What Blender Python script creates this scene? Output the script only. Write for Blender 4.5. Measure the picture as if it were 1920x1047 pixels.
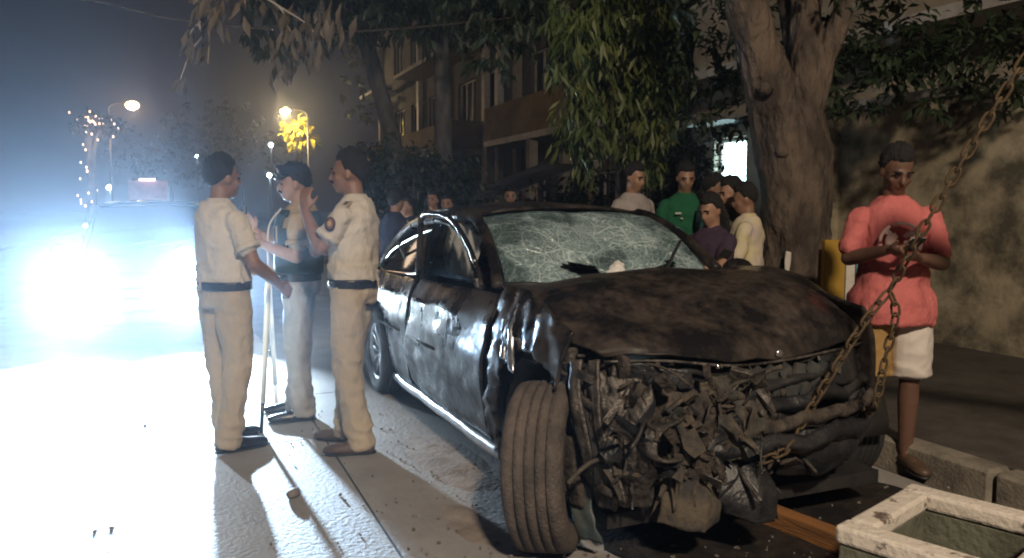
import bpy, bmesh, math, random
from mathutils import Vector, Matrix, noise, Euler

random.seed(7)
SC = bpy.context.scene
for o in list(bpy.data.objects):
    bpy.data.objects.remove(o)
COL = SC.collection
PI = math.pi
HAZE = 0.0027

# ------------------------------------------------------------------ camera, sky, exposure
CAM_H, CAM_PITCH, FPX = 1.46, 0.0875, 1500.0
cam = bpy.data.objects.new('camera', bpy.data.cameras.new('camera'))
COL.objects.link(cam)
cam.location = (0, 0, CAM_H)
cam.rotation_euler = (PI / 2 - CAM_PITCH, 0, 0)
cam.data.sensor_width = 36
cam.data.lens = 36 * FPX / 1920
cam.data.clip_start = 0.05
cam.data.clip_end = 1500
SC.camera = cam

SC.view_settings.view_transform = 'Standard'
SC.view_settings.look = 'None'
SC.view_settings.exposure = 0.0
SC.view_settings.gamma = 1.0
SC.view_settings.use_curve_mapping = False
SC.cycles.use_denoising = True
SC.cycles.filter_width = 2.0
SC.cycles.max_bounces = 6
SC.cycles.diffuse_bounces = 3
SC.cycles.glossy_bounces = 3
SC.cycles.transmission_bounces = 4
SC.cycles.transparent_max_bounces = 8
SC.cycles.volume_bounces = 0
SC.cycles.sample_clamp_indirect = 3.0
SC.cycles.caustics_reflective = False
SC.cycles.caustics_refractive = False

world = bpy.data.worlds.new('World')
SC.world = world
world.use_nodes = True
wn = world.node_tree.nodes
wl = world.node_tree.links
bg = wn['Background']
sky = wn.new('ShaderNodeTexSky')
sky.sky_type = 'NISHITA'
sky.sun_disc = False
sky.sun_elevation = math.radians(-9)      # the sun is long down
sky.sun_rotation = math.radians(200)
glow = wn.new('ShaderNodeMix')            # night sky over a lit city
glow.data_type = 'RGBA'
glow.blend_type = 'ADD'
glow.inputs[0].default_value = 1.0
wl.new(sky.outputs[0], glow.inputs[6])
glow.inputs[7].default_value = (0.105, 0.10, 0.15, 1)
wl.new(glow.outputs[2], bg.inputs[0])
bg.inputs[1].default_value = 0.1

# ------------------------------------------------------------------ frames of reference
# the street runs along the wrecked car: local x towards the viewer, y across it to the footpath
C0 = Vector((0.93, 3.86, 0))
YAW = 0.397
FW = Vector((math.sin(YAW), -math.cos(YAW), 0))
LF = Vector((math.cos(YAW), math.sin(YAW), 0))
STREET_ROT = YAW - PI / 2


def S(x, y, z=0.0):
    return C0 + FW * x + LF * y + Vector((0, 0, z))


def ray(px, py):
    u, v = (px - 960) / FPX, (523.5 - py) / FPX
    c, s = math.cos(CAM_PITCH), math.sin(CAM_PITCH)
    return Vector((u, c + v * s, -s + v * c))


def onz(px, py, z=0.0):
    """Ground position of something measured in the photograph."""
    d = ray(px, py)
    return Vector((0, 0, CAM_H)) + d * ((z - CAM_H) / d.z)


def ony(px, py, Y):
    d = ray(px, py)
    return Vector((0, 0, CAM_H)) + d * (Y / d.y)


# ------------------------------------------------------------------ materials
MATS = {}


def pbr(name, col, rough=0.6, metal=0.0, col2=None, scale=8.0, mixlo=0.4, mixhi=0.65, bump=0.0, bscale=40.0,
        detail=6.0, coat=0.0, spec=0.5, rough2=None, stretch=None, sheen=0.0, bdist=.02):
    if name in MATS:
        return MATS[name]
    m = bpy.data.materials.new(name)
    m.use_nodes = True
    nt = m.node_tree
    b = nt.nodes['Principled BSDF']
    b.inputs['Base Color'].default_value = (*col, 1)
    b.inputs['Roughness'].default_value = rough
    b.inputs['Metallic'].default_value = metal
    b.inputs['Coat Weight'].default_value = coat
    b.inputs['Coat Roughness'].default_value = 0.08
    b.inputs['Specular IOR Level'].default_value = spec
    b.inputs['Sheen Weight'].default_value = sheen
    tc = nt.nodes.new('ShaderNodeTexCoord')
    vec = tc.outputs['Object']
    if stretch:
        mp = nt.nodes.new('ShaderNodeMapping')
        mp.inputs['Scale'].default_value = stretch
        nt.links.new(vec, mp.inputs[0])
        vec = mp.outputs[0]
    if col2 is not None or rough2 is not None:
        n = nt.nodes.new('ShaderNodeTexNoise')
        n.inputs['Scale'].default_value = scale
        n.inputs['Detail'].default_value = detail
        n.inputs['Roughness'].default_value = 0.65
        nt.links.new(vec, n.inputs['Vector'])
        r = nt.nodes.new('ShaderNodeMapRange')
        r.inputs[1].default_value = mixlo
        r.inputs[2].default_value = mixhi
        nt.links.new(n.outputs[0], r.inputs[0])
        if col2 is not None:
            mx = nt.nodes.new('ShaderNodeMix')
            mx.data_type = 'RGBA'
            nt.links.new(r.outputs[0], mx.inputs[0])
            mx.inputs[6].default_value = (*col, 1)
            mx.inputs[7].default_value = (*col2, 1)
            nt.links.new(mx.outputs[2], b.inputs['Base Color'])
        if rough2 is not None:
            mr = nt.nodes.new('ShaderNodeMapRange')
            mr.inputs[3].default_value = rough
            mr.inputs[4].default_value = rough2
            nt.links.new(r.outputs[0], mr.inputs[0])
            nt.links.new(mr.outputs[0], b.inputs['Roughness'])
    if bump:
        n2 = nt.nodes.new('ShaderNodeTexNoise')
        n2.inputs['Scale'].default_value = bscale
        n2.inputs['Detail'].default_value = 5
        nt.links.new(vec, n2.inputs['Vector'])
        bp = nt.nodes.new('ShaderNodeBump')
        bp.inputs['Strength'].default_value = bump
        bp.inputs['Distance'].default_value = bdist
        nt.links.new(n2.outputs[0], bp.inputs['Height'])
        nt.links.new(bp.outputs[0], b.inputs['Normal'])
    MATS[name] = m
    return m


def glowmat(name, col, strength, sample=False):
    if name in MATS:
        return MATS[name]
    m = bpy.data.materials.new(name)
    m.use_nodes = True
    b = m.node_tree.nodes['Principled BSDF']
    b.inputs['Base Color'].default_value = (0.8, 0.8, 0.8, 1)
    b.inputs['Emission Color'].default_value = (*col, 1)
    b.inputs['Emission Strength'].default_value = strength
    if not sample:
        m.cycles.emission_sampling = 'NONE'
    MATS[name] = m
    return m


# ------------------------------------------------------------------ mesh collecting
def frames(pts):
    """Parallel-transport frames along a polyline."""
    out = []
    n = len(pts)
    t0 = (pts[1] - pts[0]).normalized()
    ref = Vector((1, 0, 0)) if abs(t0.x) < 0.9 else Vector((0, 1, 0))
    u = (ref - t0 * ref.dot(t0)).normalized()
    for i in range(n):
        if i == 0:
            t = t0
        elif i == n - 1:
            t = (pts[i] - pts[i - 1]).normalized()
        else:
            t = (pts[i + 1] - pts[i - 1]).normalized()
        u = u - t * u.dot(t)
        if u.length < 1e-6:
            u = t.orthogonal()
        u.normalize()
        out.append((u, t.cross(u), t))
    return out


def catmull(p, n):
    """n points through the control list p (any tuples of equal length)."""
    m = len(p) - 1
    res = []
    for i in range(n):
        f = i / (n - 1) * m
        k = min(int(f), m - 1)
        t = f - k
        a, b = p[k], p[k + 1]
        a0 = p[k - 1] if k > 0 else [2 * x - y for x, y in zip(a, b)]
        b1 = p[k + 2] if k + 2 <= m else [2 * y - x for x, y in zip(a, b)]
        res.append(tuple(0.5 * ((2 * q1) + (-q0 + q2) * t + (2 * q0 - 5 * q1 + 4 * q2 - q3) * t * t + (-q0 + 3 * q1 - 3 * q2 + q3) * t ** 3)
                         for q0, q1, q2, q3 in zip(a0, a, b, b1)))
    return res


class MB:
    def __init__(self):
        self.v, self.f = [], []

    def add(self, v, f):
        k = len(self.v)
        self.v += [Vector(x) for x in v]
        self.f += [tuple(i + k for i in q) for q in f]
        return self

    def tube(self, pts, rad, seg=8, caps=True, xax=None):
        """rad: number, list of numbers, or list of (a, b). xax: fixed direction of the first half-axis."""
        pts = [Vector(p) for p in pts]
        n = len(pts)
        if not isinstance(rad, (list, tuple)):
            rad = [rad] * n
        fr = frames(pts)
        v, f = [], []
        for i, p in enumerate(pts):
            u, w, t = fr[i]
            if xax is not None:
                u = Vector(xax) - t * Vector(xax).dot(t)
                u.normalize()
                w = t.cross(u)
            a, b = rad[i] if isinstance(rad[i], (list, tuple)) else (rad[i], rad[i])
            for j in range(seg):
                an = 2 * PI * j / seg
                v.append(p + u * (a * math.cos(an)) + w * (b * math.sin(an)))
        for i in range(n - 1):
            for j in range(seg):
                f.append((i * seg + j, i * seg + (j + 1) % seg, (i + 1) * seg + (j + 1) % seg, (i + 1) * seg + j))
        if caps:
            f.append(tuple(range(seg - 1, -1, -1)))
            f.append(tuple((n - 1) * seg + j for j in range(seg)))
        return self.add(v, f)

    def limb(self, pts, rad, seg=10):
        """A tube with rounded ends."""
        pts = [Vector(p) for p in pts]
        r = [x if isinstance(x, (list, tuple)) else (x, x) for x in rad]
        a, b = (pts[0] - pts[1]).normalized(), (pts[-1] - pts[-2]).normalized()
        m0, m1 = max(r[0]), max(r[-1])
        P = [pts[0] + a * m0 * .85, pts[0] + a * m0 * .5] + pts + [pts[-1] + b * m1 * .5, pts[-1] + b * m1 * .85]
        R = [(r[0][0] * .45, r[0][1] * .45), (r[0][0] * .85, r[0][1] * .85)] + r + [(r[-1][0] * .85, r[-1][1] * .85), (r[-1][0] * .45, r[-1][1] * .45)]
        return self.tube(P, R, seg)

    def box(self, c, s, rot=None, taper=1.0):
        c = Vector(c)
        M = Euler(rot).to_matrix() if rot is not None and not isinstance(rot, Matrix) else (rot if rot is not None else Matrix.Identity(3))
        v = []
        for z in (-1, 1):
            k = taper if z > 0 else 1.0
            for x, y in ((-1, -1), (1, -1), (1, 1), (-1, 1)):
                v.append(c + M @ Vector((x * s[0] / 2 * k, y * s[1] / 2 * k, z * s[2] / 2)))
        return self.add(v, [(3, 2, 1, 0), (4, 5, 6, 7), (0, 1, 5, 4), (1, 2, 6, 5), (2, 3, 7, 6), (3, 0, 4, 7)])

    def grid(self, P, keep=None):
        """P: rows of points. keep(center) drops faces."""
        n, m = len(P), len(P[0])
        v = [Vector(p) for r in P for p in r]
        f = []
        for i in range(n - 1):
            for j in range(m - 1):
                q = (i * m + j, i * m + j + 1, (i + 1) * m + j + 1, (i + 1) * m + j)
                if keep is None or keep(sum((v[k] for k in q), Vector()) / 4):
                    f.append(q)
        return self.add(v, f)

    def patch(self, ctrl, nu, nv, disp=None, keep=None):
        rows = [catmull(r, nv) for r in ctrl]
        cols = [catmull([rows[i][j] for i in range(len(rows))], nu) for j in range(nv)]
        P = [[Vector(cols[j][i]) for j in range(nv)] for i in range(nu)]
        if disp:
            P = [[p + disp(p) for p in r] for r in P]
        return self.grid(P, keep)

    def lathe(self, prof, seg, M=None, close=False):
        """prof: (axial x, radius); turned about the x axis."""
        v, f = [], []
        n = len(prof)
        for i in range(seg):
            a = 2 * PI * i / seg
            for x, r in prof:
                v.append(Vector((x, r * math.cos(a), r * math.sin(a))))
        if M is not None:
            v = [M @ q for q in v]
        for i in range(seg):
            k, l = i * n, ((i + 1) % seg) * n
            for j in range(n if close else n - 1):
                jj = (j + 1) % n
                f.append((k + j, k + jj, l + jj, l + j))
        return self.add(v, f)

    def ell(self, c, r, seg=12, rings=8, M=None):
        v, f = [], []
        c = Vector(c)
        for i in range(1, rings):
            t = PI * i / rings
            for j in range(seg):
                a = 2 * PI * j / seg
                q = Vector((r[0] * math.sin(t) * math.cos(a), r[1] * math.sin(t) * math.sin(a), r[2] * math.cos(t)))
                v.append(c + (M @ q if M is not None else q))
        for i in range(rings - 2):
            for j in range(seg):
                f.append((i * seg + j, (i + 1) * seg + j, (i + 1) * seg + (j + 1) % seg, i * seg + (j + 1) % seg))
        q = Vector((0, 0, r[2]))
        v.append(c + (M @ q if M is not None else q))
        v.append(c - (M @ q if M is not None else q))
        t, b = len(v) - 2, len(v) - 1
        for j in range(seg):
            f.append((t, j, (j + 1) % seg))
            f.append((b, (rings - 2) * seg + (j + 1) % seg, (rings - 2) * seg + j))
        return self.add(v, f)

    def leaf(self, p, d, n, L, W, droop=0.3):
        d = d.normalized()
        s = d.cross(n)
        if s.length < 1e-4:
            s = d.orthogonal()
        s.normalize()
        up = s.cross(d)
        a = p + d * L * .45 - up * L * droop * .2
        b = p + d * L * .9 - up * L * droop
        return self.add([p, a + s * W / 2 + up * W * .15, a, a - s * W / 2 + up * W * .15, b], [(0, 1, 2), (0, 2, 3), (1, 4, 2), (2, 4, 3)])

    def move(self, fn):
        self.v = [fn(p) for p in self.v]
        return self

    def mesh(self, name, mat, smooth=True):
        me = bpy.data.meshes.new(name)
        me.from_pydata([tuple(p) for p in self.v], [], self.f)
        me.validate()
        if mat:
            me.materials.append(mat)
        if smooth:
            me.polygons.foreach_set('use_smooth', [True] * len(me.polygons))
        return me

    def build(self, name, mat, parent=None, smooth=True, solid=0.0, bevel=0.0, angle=None):
        me = self.mesh(name, mat, smooth)
        return link(name, me, parent, solid, bevel)


def link(name, me, parent=None, solid=0.0, bevel=0.0):
    o = bpy.data.objects.new(name, me)
    COL.objects.link(o)
    o.parent = parent
    if solid:
        md = o.modifiers.new('thickness', 'SOLIDIFY')
        md.thickness = solid
        md.offset = 0
    if bevel:
        md = o.modifiers.new('edge', 'BEVEL')
        md.width = bevel
        md.segments = 2
        md.limit_method = 'ANGLE'
    return o


def tag(o, label, cat, group=None, kind=None):
    o['label'] = label
    o['category'] = cat
    if group:
        o['group'] = group
    if kind:
        o['kind'] = kind
    return o


def thing(name, label, cat, loc=(0, 0, 0), rz=0.0, group=None):
    o = bpy.data.objects.new(name, None)
    COL.objects.link(o)
    o.location = loc
    o.rotation_euler = (0, 0, rz)
    o.empty_display_size = 0.1
    return tag(o, label, cat, group)


def struct(o):
    o['kind'] = 'structure'
    return o


def remesh(mb, vox, smooth=3, disp=None):
    """Union of closed shapes as ONE continuous surface."""
    me = mb.mesh('tmp', None)
    o = bpy.data.objects.new('tmp', me)
    tmp.objects.link(o)
    md = o.modifiers.new('r', 'REMESH')
    md.mode = 'VOXEL'
    md.voxel_size = vox
    if smooth:
        sm = o.modifiers.new('s', 'SMOOTH')
        sm.iterations = smooth
        sm.factor = 0.5
    dg = bpy.context.evaluated_depsgraph_get()
    ev = o.evaluated_get(dg)
    res = bpy.data.meshes.new_from_object(ev)
    bpy.data.objects.remove(o)
    bpy.data.meshes.remove(me)
    if disp:
        nr = [v.normal.copy() for v in res.vertices]
        for v, nn in zip(res.vertices, nr):
            v.co += nn * disp(v.co, nn)
    return res


tmp = bpy.data.collections.new('tmp')
COL.children.link(tmp)


def finish(name, me, mat, parent):
    me.materials.clear()
    me.materials.append(mat)
    me.polygons.foreach_set('use_smooth', [True] * len(me.polygons))
    me.name = name
    return link(name, me, parent)


def N(p, s=1.0, o=0.0):
    return noise.noise(Vector((p[0] * s + o, p[1] * s + o * .7, p[2] * s - o)))


def ridged(p, s=1.0, o=0.0):
    return 1 - 2 * abs(N(p, s, o))


def crumple(p, f=3.0, seed=0, octaves=4):
    """Sharp, straight creases like folded sheet metal, about -1..1."""
    r = random.Random(seed)
    t, a, tot = 0.0, 1.0, 0.0
    for i in range(octaves):
        d = Vector((r.gauss(0, 1), r.gauss(0, 1), r.gauss(0, 1))).normalized()
        x = p[0] * d.x * f + p[1] * d.y * f + p[2] * d.z * f + r.random() + .35 * N(p, f * .6, seed + i)
        t += a * (abs((x % 1.0) * 2 - 1) * 2 - 1)
        tot += a
        a *= .62
        f *= 1.75
    return t / tot

# ------------------------------------------------------------------ the street
concrete = pbr('concrete', (0.33, 0.315, 0.30), 0.75, col2=(0.24, 0.225, 0.215), scale=2.2, bump=0.35, bscale=38, mixlo=.35, mixhi=.7)
earth = pbr('earth', (0.10, 0.085, 0.07), 0.95, col2=(0.06, 0.05, 0.04), scale=3, bump=.5, bscale=30)
paving = pbr('paving', (0.085, 0.075, 0.065), 0.85, col2=(0.05, 0.042, 0.035), scale=4, bump=.4, bscale=60)
kerbmat = pbr('kerb_stone', (0.28, 0.25, 0.2), 0.85, col2=(0.14, 0.12, 0.1), scale=5, bump=.4, bscale=50)

m = MB()
m.box((0, 0, -0.06), (600, 600, 0.02))
g = m.build('ground', earth)
g.location = S(-80, 20)
g.rotation_euler = (0, 0, STREET_ROT)
struct(g)

road = bpy.data.objects.new('road', None)
COL.objects.link(road)
road.location = C0
road.rotation_euler = (0, 0, STREET_ROT)
struct(road)
LANES = [-7.9, -4.72, -1.52, 1.28]
X0 = 7.0
for li in range(3):
    a, b = LANES[li], LANES[li + 1]
    L = 4.45
    mm = MB()
    n, w = 14, 10
    ww = b - a - 0.012
    P = []
    for i in range(n + 1):
        P.append([(-(L - .012) / 2 + (L - .012) * i / n, -ww / 2 + ww * j / w, 0) for j in range(w + 1)])
    mm.grid(P)
    h = 0.05
    x, y = (L - .012) / 2, ww / 2
    mm.add([(-x, -y, 0), (x, -y, 0), (x, y, 0), (-x, y, 0), (-x, -y, -h), (x, -y, -h), (x, y, -h), (-x, y, -h)],
           [(0, 1, 5, 4), (1, 2, 6, 5), (2, 3, 7, 6), (3, 0, 4, 7)])
    sl = mm.mesh('slab', concrete, False)
    for k in range(30):
        o = bpy.data.objects.new('slab', sl)
        COL.objects.link(o)
        o.parent = road
        o.location = (X0 - (k + .5) * L + (0.9, 0.0, -1.25)[li], (a + b) / 2, random.uniform(-.002, .001))
        if k % 2:
            o.rotation_euler = (0, 0, PI)

# footpath with a kerb of single stones
fp = bpy.data.objects.new('footpath', None)
COL.objects.link(fp)
fp.location = C0
fp.rotation_euler = (0, 0, STREET_ROT)
struct(fp)
m = MB()
m.box((-60, 5.2, 0.05), (140, 7.2, 0.14))
m.build('paving', paving, fp, smooth=False)
ks = MB().box((0, 0, 0), (0.98, 0.17, 0.30)).mesh('kerb_stone', kerbmat, False)
for k in range(40):
    o = bpy.data.objects.new('kerb_stone', ks)
    COL.objects.link(o)
    o.parent = fp
    o.location = (6 - k * 1.0, 1.50, -0.01 + random.uniform(-.008, .008))
    md = o.modifiers.new('edge', 'BEVEL')
    md.width = .02
# verge across the road
m = MB()
m.box((-60, -10.6, 0.02), (140, 5.2, 0.16))
o = m.build('verge', earth, None, smooth=False)
o.location = C0
o.rotation_euler = (0, 0, STREET_ROT)
struct(o)

# dirt and litter on the slabs beside the wreck
dirt = pbr('road_dirt', (0.32, 0.28, 0.25), 0.95, col2=(0.20, 0.16, 0.135), scale=5, bump=.35, bscale=35)
rnd = random.Random(3)


def dirt_patch(px, py, rx, ry, label, ang=0.0, h=.02):
    p = onz(px, py)
    rows = []
    for i in range(15):
        r = i / 14
        row = []
        for j in range(37):
            a = 2 * PI * j / 36
            k = 1 + .35 * N((math.cos(a) * 1.3, math.sin(a) * 1.3, px * .01), 1.4)
            x, y = rx * r * k * math.cos(a), ry * r * k * math.sin(a)
            z = h * (1 - r ** 2) * (0.7 + .5 * N((x, y, px), 8)) - .006 * r ** 3
            row.append((x, y, z + .002))
        rows.append(row)
    o = MB().grid(rows).build('dirt', dirt)
    o.location = p
    o.rotation_euler = (0, 0, STREET_ROT + ang)
    tag(o, label, 'dirt', kind='stuff')


dirt_patch(840, 860, .62, .19, 'pale heap of road dust beside the wrecked car sill', 0.05, .016)
dirt_patch(900, 985, .30, .16, 'dark grit spilled beside the front tyre', 0.2, .012)

stone_m = pbr('stone', (0.22, 0.19, 0.17), .9, col2=(.12, .1, .09), bump=.5)


def dark_blotch():  # flat near-black patch with an uneven edge, laid on the ground
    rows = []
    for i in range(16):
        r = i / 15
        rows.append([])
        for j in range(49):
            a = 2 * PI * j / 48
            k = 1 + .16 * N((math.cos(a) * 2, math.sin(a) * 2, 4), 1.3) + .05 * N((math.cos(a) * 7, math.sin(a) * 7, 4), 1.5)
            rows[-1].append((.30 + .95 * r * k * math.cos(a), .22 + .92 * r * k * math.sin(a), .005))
    o = MB().grid(rows).build('dark_blotch', pbr('dark_ground', (.014, .012, .012), .55, col2=(.045, .036, .028), scale=7, mixlo=.45, mixhi=.7, bump=.4, bscale=40))
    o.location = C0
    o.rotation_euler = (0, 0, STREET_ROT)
    tag(o, 'black stain spread on the ground under the smashed nose', 'blotch', kind='stuff')


dark_blotch()


def debris():
    r = random.Random(77)
    m = MB()
    for k in range(420):
        if k < 330:
            p = S(r.gauss(.45, .45), r.gauss(-.55, .75), .004)
        else:
            p = S(r.uniform(-2.6, .6), -1.05 - abs(r.gauss(0, .35)), .004)
        q = r.uniform(.003, .009) if k > 330 else r.uniform(.003, .013)
        n = r.choice((3, 4))
        a0 = r.random() * 6
        top = [p + Vector((q * math.cos(a0 + 2 * PI * i / n) * r.uniform(.6, 1.3), q * math.sin(a0 + 2 * PI * i / n) * r.uniform(.6, 1.3), r.uniform(.002, .010))) for i in range(n)]
        bot = [Vector((v.x, v.y, .001)) for v in top]
        m.add(top + bot, [tuple(range(n))] + [(i, i + n, (i + 1) % n + n, (i + 1) % n) for i in range(n)])
    o = m.build('debris', pbr('grit', (.26, .24, .22), .4, col2=(.05, .045, .04), scale=30), None, smooth=False)
    tag(o, 'scattered grit and glass crumbs on the road round the wreck', 'debris', kind='stuff')


debris()


def stone(px, py, r, label, flat=.5):
    m = MB().ell((0, 0, 0), (r, r * .75, r * flat), 12, 8)
    m.move(lambda p: p * (1 + .3 * N(p, 1.2 / r * .6, px)))
    o = m.build('stone', stone_m)
    o.location = onz(px, py) + Vector((0, 0, r * flat * .7))
    o.rotation_euler = (0, 0, px)
    tag(o, label, 'stone', 'loose stones on the road')


stone(551, 932, .042, 'brown stone lying on the road by the thin stick shadow', .6)
stone(272, 800, .018, 'tiny dark stone alone on the bright white road')
stone(210, 992, .014, 'small dark chip of stone low on the bright road, nearer the shadow')
stone(178, 998, .013, 'small dark chip of stone nearest the lower left road corner')

# ------------------------------------------------------------------ buildings
plaster = pbr('plaster', (0.40, 0.36, 0.29), .9, col2=(.26, .23, .18), scale=1.3, bump=.3, bscale=20)
plaster_dk = pbr('plaster_grey', (0.14, 0.13, 0.13), .9, col2=(.085, .08, .08), scale=1.1, bump=.3, bscale=20)
tanpar = pbr('tan_parapet', (0.34, 0.23, 0.11), .85, col2=(.22, .14, .07), scale=2)
glass_dk = pbr('dark_glass', (0.015, 0.018, 0.022), .08, spec=.6)
frame_m = pbr('pale_frame', (0.5, 0.48, 0.46), .6, col2=(.35, .33, .32), scale=4)
rust = pbr('rust_iron', (0.16, 0.075, 0.035), .85, .3, col2=(.06, .035, .025), scale=14, bump=.4, bscale=90)


def street_thing(name, label, cat, x=0, y=0, z=0, group=None):
    return thing(name, label, cat, S(x, y, z), STREET_ROT, group)


def facade(parent, x0, x1, z0, z1, y, holes, mat, t=.25, name='wall'):
    """A wall face looking down -y with real openings: front, reveals, back."""
    xs = sorted({x0, x1, *[h[0] for h in holes], *[h[1] for h in holes]})
    zs = sorted({z0, z1, *[h[2] for h in holes], *[h[3] for h in holes]})
    inh = lambda a, b: any(h[0] <= a <= h[1] and h[2] <= b <= h[3] for h in holes)
    m = MB()
    for i in range(len(xs) - 1):
        for j in range(len(zs) - 1):
            a, b, c, d = xs[i], xs[i + 1], zs[j], zs[j + 1]
            if inh((a + b) / 2, (c + d) / 2):
                continue
            m.add([(a, y, c), (b, y, c), (b, y, d), (a, y, d)], [(0, 1, 2, 3)])
            m.add([(a, y + t, c), (b, y + t, c), (b, y + t, d), (a, y + t, d)], [(3, 2, 1, 0)])
    for a, b, c, d in holes:
        m.add([(a, y, c), (b, y, c), (b, y, d), (a, y, d), (a, y + t, c), (b, y + t, c), (b, y + t, d), (a, y + t, d)],
              [(0, 4, 5, 1), (1, 5, 6, 2), (2, 6, 7, 3), (3, 7, 4, 0)])
    for a, b in ((x0, 1), (x1, 0)):
        m.add([(a, y, z0), (a, y + t, z0), (a, y + t, z1), (a, y, z1)], [(0, 1, 2, 3)])
    m.add([(x0, y, z1), (x1, y, z1), (x1, y + t, z1), (x0, y + t, z1)], [(0, 1, 2, 3)])
    return m.build(name, mat, parent, smooth=False)


def window(parent, a, b, c, d, y, mullions=2, glass=None, fm=None, bars=False):
    fm = fm or frame_m
    m = MB()
    w = .06
    m.box(((a + b) / 2, y, d - w / 2), (b - a, .08, w))
    m.box(((a + b) / 2, y - .03, c + w / 2), (b - a + .1, .16, w))
    for k in range(mullions + 1):
        x = a + w / 2 + (b - a - w) * k / mullions
        m.box((x, y + .004, (c + d) / 2), (w, .072, d - c - 2 * w))
    fr = m.build('window_frame', fm, parent, smooth=False)
    for k in range(mullions):
        xa = a + w + (b - a - w) * k / mullions
        xb = a + (b - a - w) * (k + 1) / mullions
        p = MB().box(((xa + xb) / 2, y + .02, (c + d) / 2), (xb - xa - .002, .012, d - c - 2 * w))
        p.build('pane', glass or glass_dk, fr, smooth=False)
    if bars:
        for k in range(9):
            z = c + .08 + (d - c - .16) * k / 8
            MB().box(((a + b) / 2, y - .10, z), (b - a + .04, .016, .016)).build('grille_bar', rust, fr, smooth=False)
    return fr


# block with the balcony, seen between the trunks
bA = street_thing('apartment_block', 'dark apartment block with tan balcony behind the trees', 'building')
FA = 7.4
holes = []
for x in (-34.5, -31.6, -28.9, -25.2, -22.4, -18.6, -15.6, -12.4):
    for z in (4.25, 7.6):
        holes.append((x, x + 1.9, z, z + 1.75))
holes += [(-33, -30, .2, 2.6), (-27, -24.4, .9, 2.4), (-20, -17.2, .15, 2.5), (-15, -12.6, .9, 2.4)]
facade(bA, -37, -9.6, 0.1, 10.6, FA, holes, plaster_dk)
for h in holes:
    window(bA, *h, FA + .14, mullions=3 if h[1] - h[0] < 2.2 else 4)
m = MB()
m.box((-23.3, FA + 5.3, 5.3), (27.2, 10, 10.4))
m.build('rear_block', plaster_dk, bA, smooth=False)
for xa, xb in ((-36.4, -33.8), (-29.8, -22.3), (-19.3, -12.6)):
    sl = MB().box(((xa + xb) / 2, FA - .62, 3.36), (xb - xa, 1.22, .16)).build('balcony_slab', frame_m, bA, smooth=False)
    MB().box(((xa + xb) / 2, FA - 1.17, 3.92), (xb - xa - .02, .10, .96)).build('parapet', tanpar, sl, smooth=False)
    for q, w in ((xa + .06, -1), (xb - .06, 1)):
        MB().box((q, FA - .58, 3.92), (.10, 1.07, .96)).build('parapet', tanpar, sl, smooth=False)
    MB().box(((xa + xb) / 2, FA - .62, 6.86), (xb - xa, 1.22, .14)).build('balcony_slab', frame_m, bA, smooth=False)
for x in (-36.8, -29.9, -26.6, -22.1, -20.9, -19.4, -16.2, -12.5, -9.8):
    MB().box((x, FA - .10, 5.4), (.28, .19, 10.5)).build('pilaster', frame_m if int(x * 10) % 2 else plaster, bA, smooth=False)
for x in (-19.2, -16.1, -12.8):
    MB().box((x, FA - 1.1, 1.7), (.24, .24, 3.16)).build('balcony_post', plaster, bA, smooth=False)

# house with the lit window
lit = glowmat('lit_window', (0.62, 0.95, 1.0), 10.0, True)
bB = street_thing('house', 'pale plastered house with one brightly lit window', 'building')
FB = 6.0
hb = [(-7.96, -7.14, 1.72, 2.62), (-3.4, -2.0, 1.3, 2.6), (1.2, 2.6, 1.3, 2.6), (-8.0, -6.9, 4.6, 5.9), (-4.4, -3.0, 4.6, 5.9), (0.2, 1.6, 4.6, 5.9)]
facade(bB, -8.6, 6.5, 0.1, 7.4, FB, hb, plaster)
fr = window(bB, *hb[0], FB + .14, mullions=1, glass=lit, bars=True)
for h in hb[1:]:
    window(bB, *h, FB + .14, mullions=2, bars=True)
MB().box((-1.05, FB + 4.3, 3.74), (15.0, 8, 7.26)).build('rear_block', plaster, bB, smooth=False)
MB().box((-7.55, FB - .3, 2.86), (1.3, .6, .08)).build('window_hood', frame_m, bB, smooth=False)
MB().box((-1.05, FB - .45, 3.5), (15.1, .9, .14)).build('floor_slab', frame_m, bB, smooth=False)

# compound wall on the far right, cream with large dark blotches
cw = street_thing('compound_wall', 'blotchy cream compound wall behind the man in coral', 'wall')
wallm = pbr('old_cream_paint', (0.46, 0.39, 0.27), .9, col2=(.10, .09, .065), scale=1.8, mixlo=.42, mixhi=.62, bump=.3, bscale=20)
MB().box((1.6, 4.75, 1.3), (11.6, .2, 2.5)).build('wall_face', wallm, cw, smooth=False)
MB().box((1.6, 4.75, 2.6), (11.7, .3, .1)).build('coping', frame_m, cw, smooth=False, bevel=.01)
for k in range(4):
    MB().box((-4.0 + k * 3.7, 4.6, 1.3), (.34, .12, 2.5)).build('pier', wallm, cw, smooth=False)

# painted board by the big tree: ochre, white and blue bands
yel = pbr('ochre_paint', (0.40, 0.24, 0.03), .7, col2=(.36, .2, .02), scale=6, mixlo=.5, mixhi=.8)
wht = pbr('white_paint', (0.62, 0.58, 0.52), .7, col2=(.3, .26, .22), scale=5, mixlo=.5, mixhi=.72)
blu = pbr('teal_paint', (0.15, 0.32, 0.36), .7, col2=(.1, .2, .22), scale=6)
pb = thing('painted_board', 'upright board with ochre, white and teal bands beside the big trunk', 'board', ony(1592, 500, 5.7).xy.to_3d(), 0.1)
for nm, x, w, mt in (('ochre_band', -.12, .16, yel), ('white_band', 0.0, .07, wht), ('teal_band', .095, .11, blu)):
    MB().box((x, 0, .68), (w - .004, .05, 1.12)).build(nm, mt, pb, smooth=False, bevel=.004)
for x in (-.17, .17):
    MB().box((x, .05, .62), (.05, .05, 1.1)).build('post', rust, pb, smooth=False)

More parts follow.
